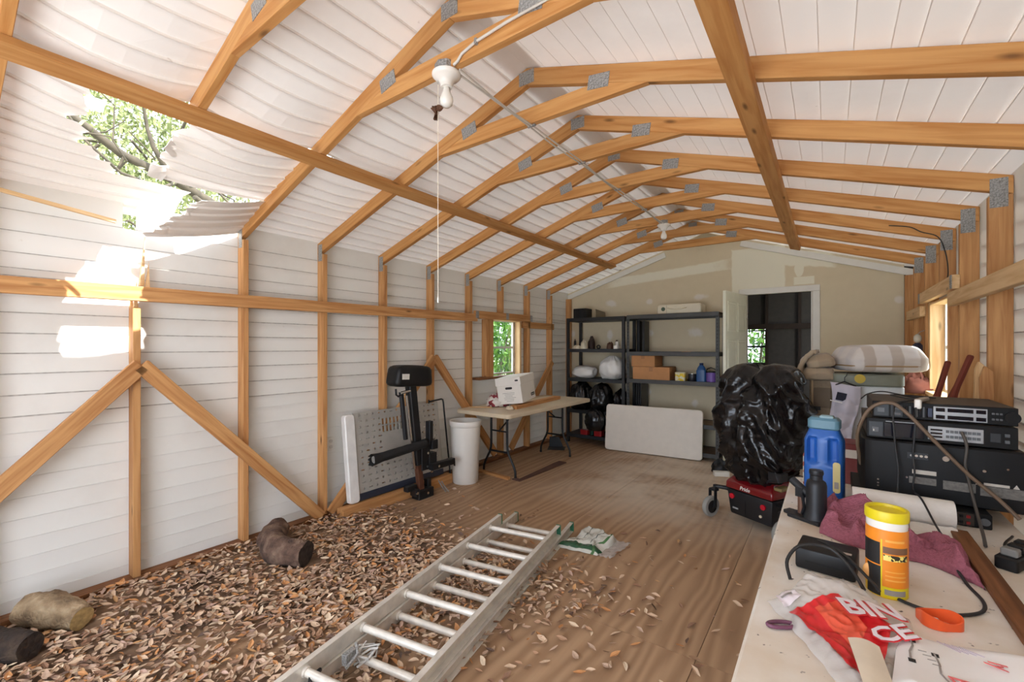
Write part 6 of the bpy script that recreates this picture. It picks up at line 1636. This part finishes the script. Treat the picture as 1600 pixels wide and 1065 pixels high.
def log(name, label, pts, rs, bark, cutm, seed, zflat=True):
    t = thing(name, label, 'log', pts[0] if False else (0, 0, 0))
    P = [Vector(p) for p in pts]; out, rr = [], []
    for i in range(len(P) - 1):
        p0, p1, p2, p3 = P[max(i - 1, 0)], P[i], P[i + 1], P[min(i + 2, len(P) - 1)]
        for k in range(8):
            t_ = k / 8
            out.append(0.5 * ((2 * p1) + (-p0 + p2) * t_ + (2 * p0 - 5 * p1 + 4 * p2 - p3) * t_ ** 2 + (-p0 + 3 * p1 - 3 * p2 + p3) * t_ ** 3)); rr.append(rs[i] + (rs[i + 1] - rs[i]) * t_)
    out.append(P[-1]); rr.append(rs[-1])
    b = MB(); b.tube(out, rr, 26, caps=False)
    b.v = [tuple(Vector(v) + (Vector(v) - min(out, key=lambda q: (q - Vector(v)).length)) * (0.16 * fbm(Vector(v) * 1.0 + Vector((seed, 0, 0)), 14.0))) for v in b.v]
    b.v = [(x, y, max(z, 0.003)) for x, y, z in b.v]
    o = b.build('bark', bark, t, smooth=80)
    n = 26
    for idx, flip in ((0, True), (len(out) - 1, False)):
        ring = b.v[idx * n:(idx + 1) * n]
        c = MB(); ctr = sum((Vector(p) for p in ring), Vector()) / n; inner = [ctr.lerp(Vector(p), 0.55) for p in ring]
        c.add(list(ring) + inner + [ctr], [((j, (j + 1) % n, n + (j + 1) % n, n + j) if not flip else (n + j, n + (j + 1) % n, (j + 1) % n, j)) for j in range(n)] + [((n + j, n + (j + 1) % n, 2 * n) if not flip else (2 * n, n + (j + 1) % n, n + j)) for j in range(n)])
        c.build('cut_end', cutm, t, smooth=60)
    return t
log('tree_log', 'curved brown bark log lying among the leaves by the left wall', [(-3.33, 1.63, 0.085), (-3.20, 1.52, 0.085), (-2.98, 1.47, 0.083), (-2.80, 1.55, 0.08)], [0.082, 0.09, 0.088, 0.082], BARK, CUT, 1.0)
log('tree_log', 'pale broken log against the left wall near the corner of the picture', [(-3.385, 0.37, 0.075), (-3.28, 0.44, 0.08), (-3.10, 0.53, 0.06)], [0.075, 0.085, 0.055], BARKL, mat('broken_wood', (178, 148, 96), 0.9, var=0.3, scale=50), 5.0)
log('tree_log', 'dark rotten log at the lower left among the leaves', [(-3.34, 0.10, 0.07), (-3.18, 0.20, 0.07), (-2.99, 0.34, 0.06)], [0.07, 0.08, 0.062], BARKD, BARKD, 9.0)

# ------------------------------------------------------------------ plastic sack by the ladder
def sack_mat():
    m, nt, N, L, B = _new('sack_print')
    tc = N.new('ShaderNodeTexCoord'); sp = N.new('ShaderNodeSeparateXYZ'); L.new(tc.outputs['UV'], sp.inputs[0])
    def rng_(sock, a, b, soft=0.01):
        r1 = N.new('ShaderNodeMapRange'); r1.inputs['From Min'].default_value = a; r1.inputs['From Max'].default_value = a + soft; L.new(sock, r1.inputs['Value'])
        r2 = N.new('ShaderNodeMapRange'); r2.inputs['From Min'].default_value = b + soft; r2.inputs['From Max'].default_value = b; L.new(sock, r2.inputs['Value'])
        q = N.new('ShaderNodeMath'); q.operation = 'MULTIPLY'; L.new(r1.outputs[0], q.inputs[0]); L.new(r2.outputs[0], q.inputs[1]); return q.outputs[0]
    def mul(a, b):
        q = N.new('ShaderNodeMath'); q.operation = 'MULTIPLY'; L.new(a, q.inputs[0]); L.new(b, q.inputs[1]); return q.outputs[0]
    col = None
    base = N.new('ShaderNodeRGB'); base.outputs[0].default_value = (*lin((206, 204, 192)), 1); col = base.outputs[0]
    def over(fac, c):
        nonlocal col
        mx = N.new('ShaderNodeMix'); mx.data_type = 'RGBA'; mx.inputs[7].default_value = (*lin(c), 1); L.new(fac, mx.inputs[0]); L.new(col, mx.inputs[6]); col = mx.outputs[2]
    over(rng_(sp.outputs[1], 0.05, 0.22), (44, 84, 56))
    over(rng_(sp.outputs[0], 0.80, 0.86), (72, 112, 68))
    wv = N.new('ShaderNodeTexWave'); wv.inputs['Scale'].default_value = 14; wv.bands_direction = 'X'; L.new(tc.outputs['UV'], wv.inputs['Vector'])
    rr = N.new('ShaderNodeMapRange'); rr.inputs['From Min'].default_value = 0.6; rr.inputs['From Max'].default_value = 0.8; L.new(wv.outputs['Fac'], rr.inputs['Value'])
    over(mul(rr.outputs[0], mul(rng_(sp.outputs[1], 0.3, 0.85), rng_(sp.outputs[0], 0.1, 0.76))), (172, 170, 160))
    over(mul(rng_(sp.outputs[0], 0.30, 0.315), rng_(sp.outputs[1], 0.25, 0.9)), (60, 64, 60)); over(mul(rng_(sp.outputs[0], 0.62, 0.635), rng_(sp.outputs[1], 0.25, 0.95)), (60, 64, 60))
    L.new(col, B.inputs['Base Color']); B.inputs['Roughness'].default_value = 0.25
    return m
def sackf(u, v):
    q = [Vector((-1.60, 2.76, 0)), Vector((-1.30, 2.80, 0)), Vector((-1.26, 3.10, 0)), Vector((-1.52, 3.08, 0))]
    p = q[0].lerp(q[1], u).lerp(q[3].lerp(q[2], u), v)
    e = min(1, u / .12, (1 - u) / .12, v / .1, (1 - v) / .1)
    p.x += 0.03 * noise.noise(Vector((u * 4, v * 4, 2))); p.y += 0.03 * noise.noise(Vector((u * 4, v * 4, 8)))
    p.z = 0.005 + max(0, e) * (0.03 + 0.05 * max(0, ridge((u * 2.2, v * 2.6, 0.4), 1.0)) * v + 0.012 * noise.noise(Vector((u * 12, v * 12, 1)))) 
    return p
t = thing('plastic_sack', 'crumpled white and green printed sack on the floor beyond the ladder', 'bag', (0, 0, 0))
b = MB(); b.sheet(sackf, 36, 30); o = b.build('printed_sack', sack_mat(), t, smooth=180)
uvl = o.data.uv_layers.new(name='UVMap')
w_ = 31
for poly in o.data.polygons:
    for li in poly.loop_indices:
        vi = o.data.loops[li].vertex_index; uvl.data[li].uv = (vi // w_ / 36, vi % w_ / 30)
def rimf(u, v):
    p = Vector(sackf(1.0, u)).lerp(Vector(sackf(1.0, u)) + Vector((0.09, 0.01, 0)), v); p.z = 0.006 + 0.03 * abs(noise.noise(Vector((u * 6, v * 4, 3)))) ; p.y += 0.02 * noise.noise(Vector((u * 5, v * 5, 1))); return p
MB().sheet(rimf, 16, 8).build('clear_rim', CLEAR, t, smooth=180)

# ------------------------------------------------------------------ dry leaves
LEAFC = [(208, 178, 148), (194, 164, 140), (198, 140, 88), (172, 134, 104), (140, 104, 80), (220, 196, 166), (104, 80, 66), (188, 156, 138), (204, 158, 108)]
LW8 = [.24, .2, .1, .14, .1, .09, .05, .05, .03]
def leaf_template(seed):
    r_ = random.Random(seed)
    L_, W = 1.0, r_.uniform(0.34, 0.46)
    xs_ = [-.5, -.3, -.05, .2, .4, .5]; ws = [0.02, .6, 1.0, .85, .4, 0.02]
    curl, fold = r_.uniform(-.5, .5), r_.uniform(.1, .5)
    vs_ = []
    for x, w in zip(xs_, ws):
        zc = curl * x * x
        bend = r_.uniform(-.03, .03)
        for s_ in (-1, 0, 1):
            vs_.append((x, s_ * w * W / 2 + bend, zc + (fold * w * W / 2 if s_ else 0)))
    fs = []
    for i in range(5):
        for j in range(2): fs.append((i * 3 + j, (i + 1) * 3 + j, (i + 1) * 3 + j + 1, i * 3 + j + 1))
    return np.array(vs_), fs
TEMPL = [leaf_template(i) for i in range(8)]
def sstep(x, a, b):
    t_ = np.clip((x - a) / (b - a), 0, 1); return t_ * t_ * (3 - 2 * t_)
def leaf_density(x, y):
    edge = -1.55 + 0.25 * np.sin(y * 3.1)
    d = sstep(x, edge + 0.65, edge - 0.35) * sstep(y, 2.75, 2.0)
    d = d * (0.55 + 0.45 * np.array([noise.noise(Vector((a * 2.3, b * 2.3, 0.5))) + 0.5 for a, b in zip(x, y)]).clip(0, 1))
    thin = 0.055 * sstep(x, -0.25, -1.3) * sstep(y, 3.3, 1.6)
    return np.clip(d + thin + 0.012 * sstep(y, 4.2, 3.0), 0, 1)
NL = 42000
lx = rng.uniform(XL + 0.02, -0.05, NL); ly = rng.uniform(-0.4, 4.2, NL)
keep = rng.random(NL) < leaf_density(lx, ly)
lx, ly = lx[keep], ly[keep]
def inlog(x, y):
    for a, b_, r_ in (((-3.33, 1.63), (-2.98, 1.47), .09), ((-2.98, 1.47), (-2.80, 1.55), .085), ((-3.385, .37), (-3.1, .53), .07), ((-3.34, .1), (-2.99, .34), .07)):
        A, B_ = Vector(a), Vector(b_); P = Vector((x, y)); t_ = max(0, min(1, (P - A).dot(B_ - A) / (B_ - A).length_squared))
        if (P - A.lerp(B_, t_)).length < r_: return True
    return -1.62 < x < -1.22 and 2.74 < y < 3.12
ok = np.array([not inlog(a, b_) for a, b_ in zip(lx, ly)])
lx, ly = lx[ok], ly[ok]
n_l = len(lx)
dens = leaf_density(lx, ly)
lz = 0.004 + rng.random(n_l) * 0.028 * dens
lz = lz + 0.03 * sstep(lx, -3.0, -3.42) * dens
size = rng.uniform(0.028, 0.062, n_l)
yaw = rng.uniform(0, 2 * np.pi, n_l); pit = rng.normal(0, 0.22, n_l); rol = rng.normal(0, 0.3, n_l)
colr = rng.choice(len(LEAFC), n_l, p=LW8)
kind = rng.integers(0, 8, n_l)
# the 300 that show largest: nearest to the camera inside the picture
s_, c_ = math.sin(0.6261), math.cos(0.6261)
dep = -s_ * lx + c_ * ly; ru = c_ * lx + s_ * ly
px = 800 + 685.1 * ru / np.maximum(dep, .01); py = 541 + 685.1 * 1.45 / np.maximum(dep, .01)
vis = (dep > 0.3) & (px > -10) & (px < 1610) & (py < 1075)
appar = np.where(vis, size / np.maximum(dep, 0.1), 0) * (1 + 0.5 * rng.random(n_l))
order = np.argsort(-appar)
single = set(order[:300].tolist())
def leaf_xf(i):
    return (T(lx[i], ly[i], lz[i] + 0.006) @ Euler((rol[i], pit[i], yaw[i])).to_matrix().to_4x4() @ Matrix.Scale(size[i], 4))
LEAFM = [mat('leaf_%s' % n_, c, 0.75, var=0.14, scale=3) for n_, c in zip(('tan', 'rose', 'orange', 'brown', 'umber', 'straw', 'dark', 'mauve', 'ochre'), LEAFC)]
leaf_mesh = {}
for k in range(8):
    for c in range(len(LEAFC)):
        me = bpy.data.meshes.new('fallen_leaf'); me.from_pydata([tuple(p) for p in TEMPL[k][0]], [], TEMPL[k][1]); me.materials.append(LEAFM[c]); leaf_mesh[(k, c)] = me
LN = ('tan', 'rosy tan', 'orange', 'brown', 'umber', 'straw coloured', 'dark', 'mauve brown', 'ochre')
for i in sorted(single):
    o = bpy.data.objects.new('fallen_leaf', leaf_mesh[(int(kind[i]), int(colr[i]))]); COL.objects.link(o)
    o.matrix_basis = leaf_xf(i)
    lat = (lx[i] + 2.056) * 0.984 + (ly[i] - 2.703) * 0.176
    where = 'left of the ladder' if lat < 0 else 'between the ladder rails' if lat < 0.452 else 'right of the ladder'
    sz_ = 'small' if size[i] < 0.043 else 'medium' if size[i] < 0.054 else 'large'
    props(o, '%s dry %s oak leaf on the floor %s' % (sz_, LN[int(colr[i])], where), 'leaf', '%s %s leaves %s' % (sz_, LN[int(colr[i])], where))
V, F, Cc = [], [], []
off = 0
for i in range(n_l):
    if i in single: continue
    tv, tf = TEMPL[int(kind[i])]
    M_ = np.array(leaf_xf(i))
    V.append(tv @ M_[:3, :3].T + M_[:3, 3]); F += [[off + a for a in f] for f in tf]; off += len(tv)
    jit = 1 + rng.normal(0, 0.1)
    Cc.append(np.tile(np.append(np.clip(np.array(lin(LEAFC[int(colr[i])])) * jit, 0, 1), 1), (len(tv), 1)))
V = np.concatenate(V); Cc = np.concatenate(Cc)
V[:, 2] = np.maximum(V[:, 2], 0.001)
me = bpy.data.meshes.new('leaf_litter'); me.from_pydata(V.tolist(), [], F)
att = me.color_attributes.new('leaf_colour', 'FLOAT_COLOR', 'POINT'); att.data.foreach_set('color', Cc.astype(np.float32).ravel())
m, nt, N, L, B = _new('leaf_litter'); va = N.new('ShaderNodeVertexColor'); va.layer_name = 'leaf_colour'; L.new(va.outputs[0], B.inputs['Base Color']); B.inputs['Roughness'].default_value = 0.75
me.materials.append(m)
o = bpy.data.objects.new('leaf_litter', me); COL.objects.link(o); props(o, 'thick litter of dry oak leaves over the left half of the floor', 'leaves', kind='stuff')

# ================================================================== GREENERY OUTSIDE
TRUNKM = mat('tree_bark', (62, 54, 40), 0.9, var=0.35, scale=10)
def leafcloud(name, pts, size_, m, parent, cols=None):
    n = len(pts)
    q = np.array([(-.5, -.22, 0), (.5, -.22, 0.08), (.5, .22, 0), (-.5, .22, 0.08)])
    V_ = np.zeros((n * 4, 3))
    for i in range(n):
        Rm = np.array(Euler((rng.uniform(0, 3.1), rng.uniform(0, 3.1), rng.uniform(0, 6.28))).to_matrix())
        V_[i * 4:i * 4 + 4] = (q * size_ * rng.uniform(.6, 1.3)) @ Rm.T + pts[i]
    me_ = bpy.data.meshes.new(name); me_.from_pydata(V_.tolist(), [], [[4 * i, 4 * i + 1, 4 * i + 2, 4 * i + 3] for i in range(n)])
    me_.materials.append(m); o_ = bpy.data.objects.new(name, me_); COL.objects.link(o_); o_.parent = parent; o_['kind'] = 'stuff'
    return o_
def leafy(name, c1, c2):
    m_, nt_, N_, L_, B_ = _new(name)
    geo = N_.new('ShaderNodeNewGeometry')
    cr = N_.new('ShaderNodeValToRGB'); cr.color_ramp.elements[0].color = (*lin(c1), 1); cr.color_ramp.elements[1].color = (*lin(c2), 1)
    L_.new(geo.outputs['Random Per Island'], cr.inputs['Fac']); L_.new(cr.outputs['Color'], B_.inputs['Base Color'])
    B_.inputs['Roughness'].default_value = 0.5
    tl = N_.new('ShaderNodeBsdfTranslucent'); L_.new(cr.outputs['Color'], tl.inputs['Color'])
    mx = N_.new('ShaderNodeMixShader'); mx.inputs[0].default_value = 0.45
    L_.new(B_.outputs[0], mx.inputs[1]); L_.new(tl.outputs[0], mx.inputs[2]); L_.new(mx.outputs[0], nt_.nodes['Material Output'].inputs['Surface'])
    return m_
OAKL = leafy('oak_leaves', (96, 106, 62), (164, 168, 116)); BUSH = leafy('bush_leaves', (34, 66, 22), (92, 128, 46))
t = thing('oak_tree', 'mossy oak tree spreading its limbs above the torn roof', 'tree', (-9.5, 4.8, -0.22))
def limb(name, pts, r0, r1):
    k = len(pts); MB().tube(pts, [r0 + (r1 - r0) * i / (k - 1) for i in range(k)], 9).build(name, TRUNKM, t, smooth=60)
limb('trunk', [(0, 0, 0), (0.1, -0.1, 1.6), (0.2, -0.4, 3.0), (0.3, -0.6, 3.8)], 0.35, 0.22)
limb('limb', [(0.3, -0.6, 3.7), (0.6, -1.4, 4.1), (0.9, -2.2, 4.35), (0.9, -2.9, 4.55), (1.2, -3.8, 5.0), (1.0, -5.0, 5.3)], 0.11, 0.03)
limb('limb', [(0.9, -2.3, 4.4), (1.2, -2.6, 4.7), (1.1, -2.65, 5.0), (1.4, -2.8, 5.4)], 0.045, 0.015)
limb('limb', [(0.9, -2.2, 4.35), (1.2, -2.5, 4.1), (1.3, -3.0, 4.15), (1.5, -3.4, 4.4), (1.4, -3.6, 4.8)], 0.03, 0.012)
limb('limb', [(0.2, -0.4, 3.0), (0.8, -1.2, 3.5), (1.1, -1.8, 3.95), (1.3, -2.1, 4.05)], 0.10, 0.04)
limb('limb', [(0.3, -0.6, 3.8), (-0.4, -0.2, 5.0), (-0.6, 0.6, 6.2)], 0.18, 0.06)
limb('limb', [(0.2, -0.5, 3.4), (0.7, 0.6, 4.3), (1.0, 1.8, 4.9)], 0.14, 0.05)
for i in range(16):
    y0_ = -1.2 - rng.random() * 3.2; x0_ = 0.6 + rng.random() * 0.8; z0_ = 3.6 + rng.random() * 1.4
    pts = [(x0_, y0_, z0_)]
    for k in range(4): pts.append((pts[-1][0] + rng.normal(0, .15), pts[-1][1] + rng.normal(0, .3), pts[-1][2] + rng.normal(.08, .2)))
    limb('twig', pts, 0.022, 0.006)
cl = []
for i in range(190):
    c0 = np.array((rng.uniform(-2.5, 0.6), rng.uniform(-6.5, 3.5), rng.uniform(3.0, 7.5))) if i < 80 else np.array((rng.uniform(-3.5, 0.2), rng.uniform(-4.8, -0.6), rng.uniform(3.2, 6.4)))
    cl.append(c0 + rng.normal(0, 0.40, (230, 3)))
leafcloud('foliage', np.concatenate(cl), 0.085, OAKL, t)
def shrub(label, x, y, rx, ry, h, n, sz=0.11):
    t_ = thing('shrub', label, 'shrub', (x, y, -0.22))
    for i in range(5):
        a = i * 1.26; MB().tube([(0, 0, 0), (0.25 * rx * math.cos(a), 0.25 * ry * math.sin(a), h * .4), (0.5 * rx * math.cos(a), 0.5 * ry * math.sin(a), h * .8)], [0.05, 0.035, 0.015], 7).build('stem', TRUNKM, t_, smooth=60)
    p_ = rng.normal(0, 1, (n, 3)); p_ /= np.linalg.norm(p_, axis=1)[:, None]; p_ *= rng.random((n, 1)) ** (1 / 3)
    p_ = p_ * np.array((rx, ry, h * .52)) + np.array((0, 0, h * .53))
    leafcloud('foliage', p_, sz, BUSH, t_)
shrub('bright green shrub outside the left window', -6.2, 7.6, 1.3, 1.6, 2.6, 3200)
shrub('bright green shrub outside the window of the dark room', -1.5, 12.2, 1.8, 1.2, 2.7, 2600)
shrub('tall leafy bush farther out behind the left window', -8.8, 10.2, 1.6, 2.2, 4.4, 3000, 0.15)
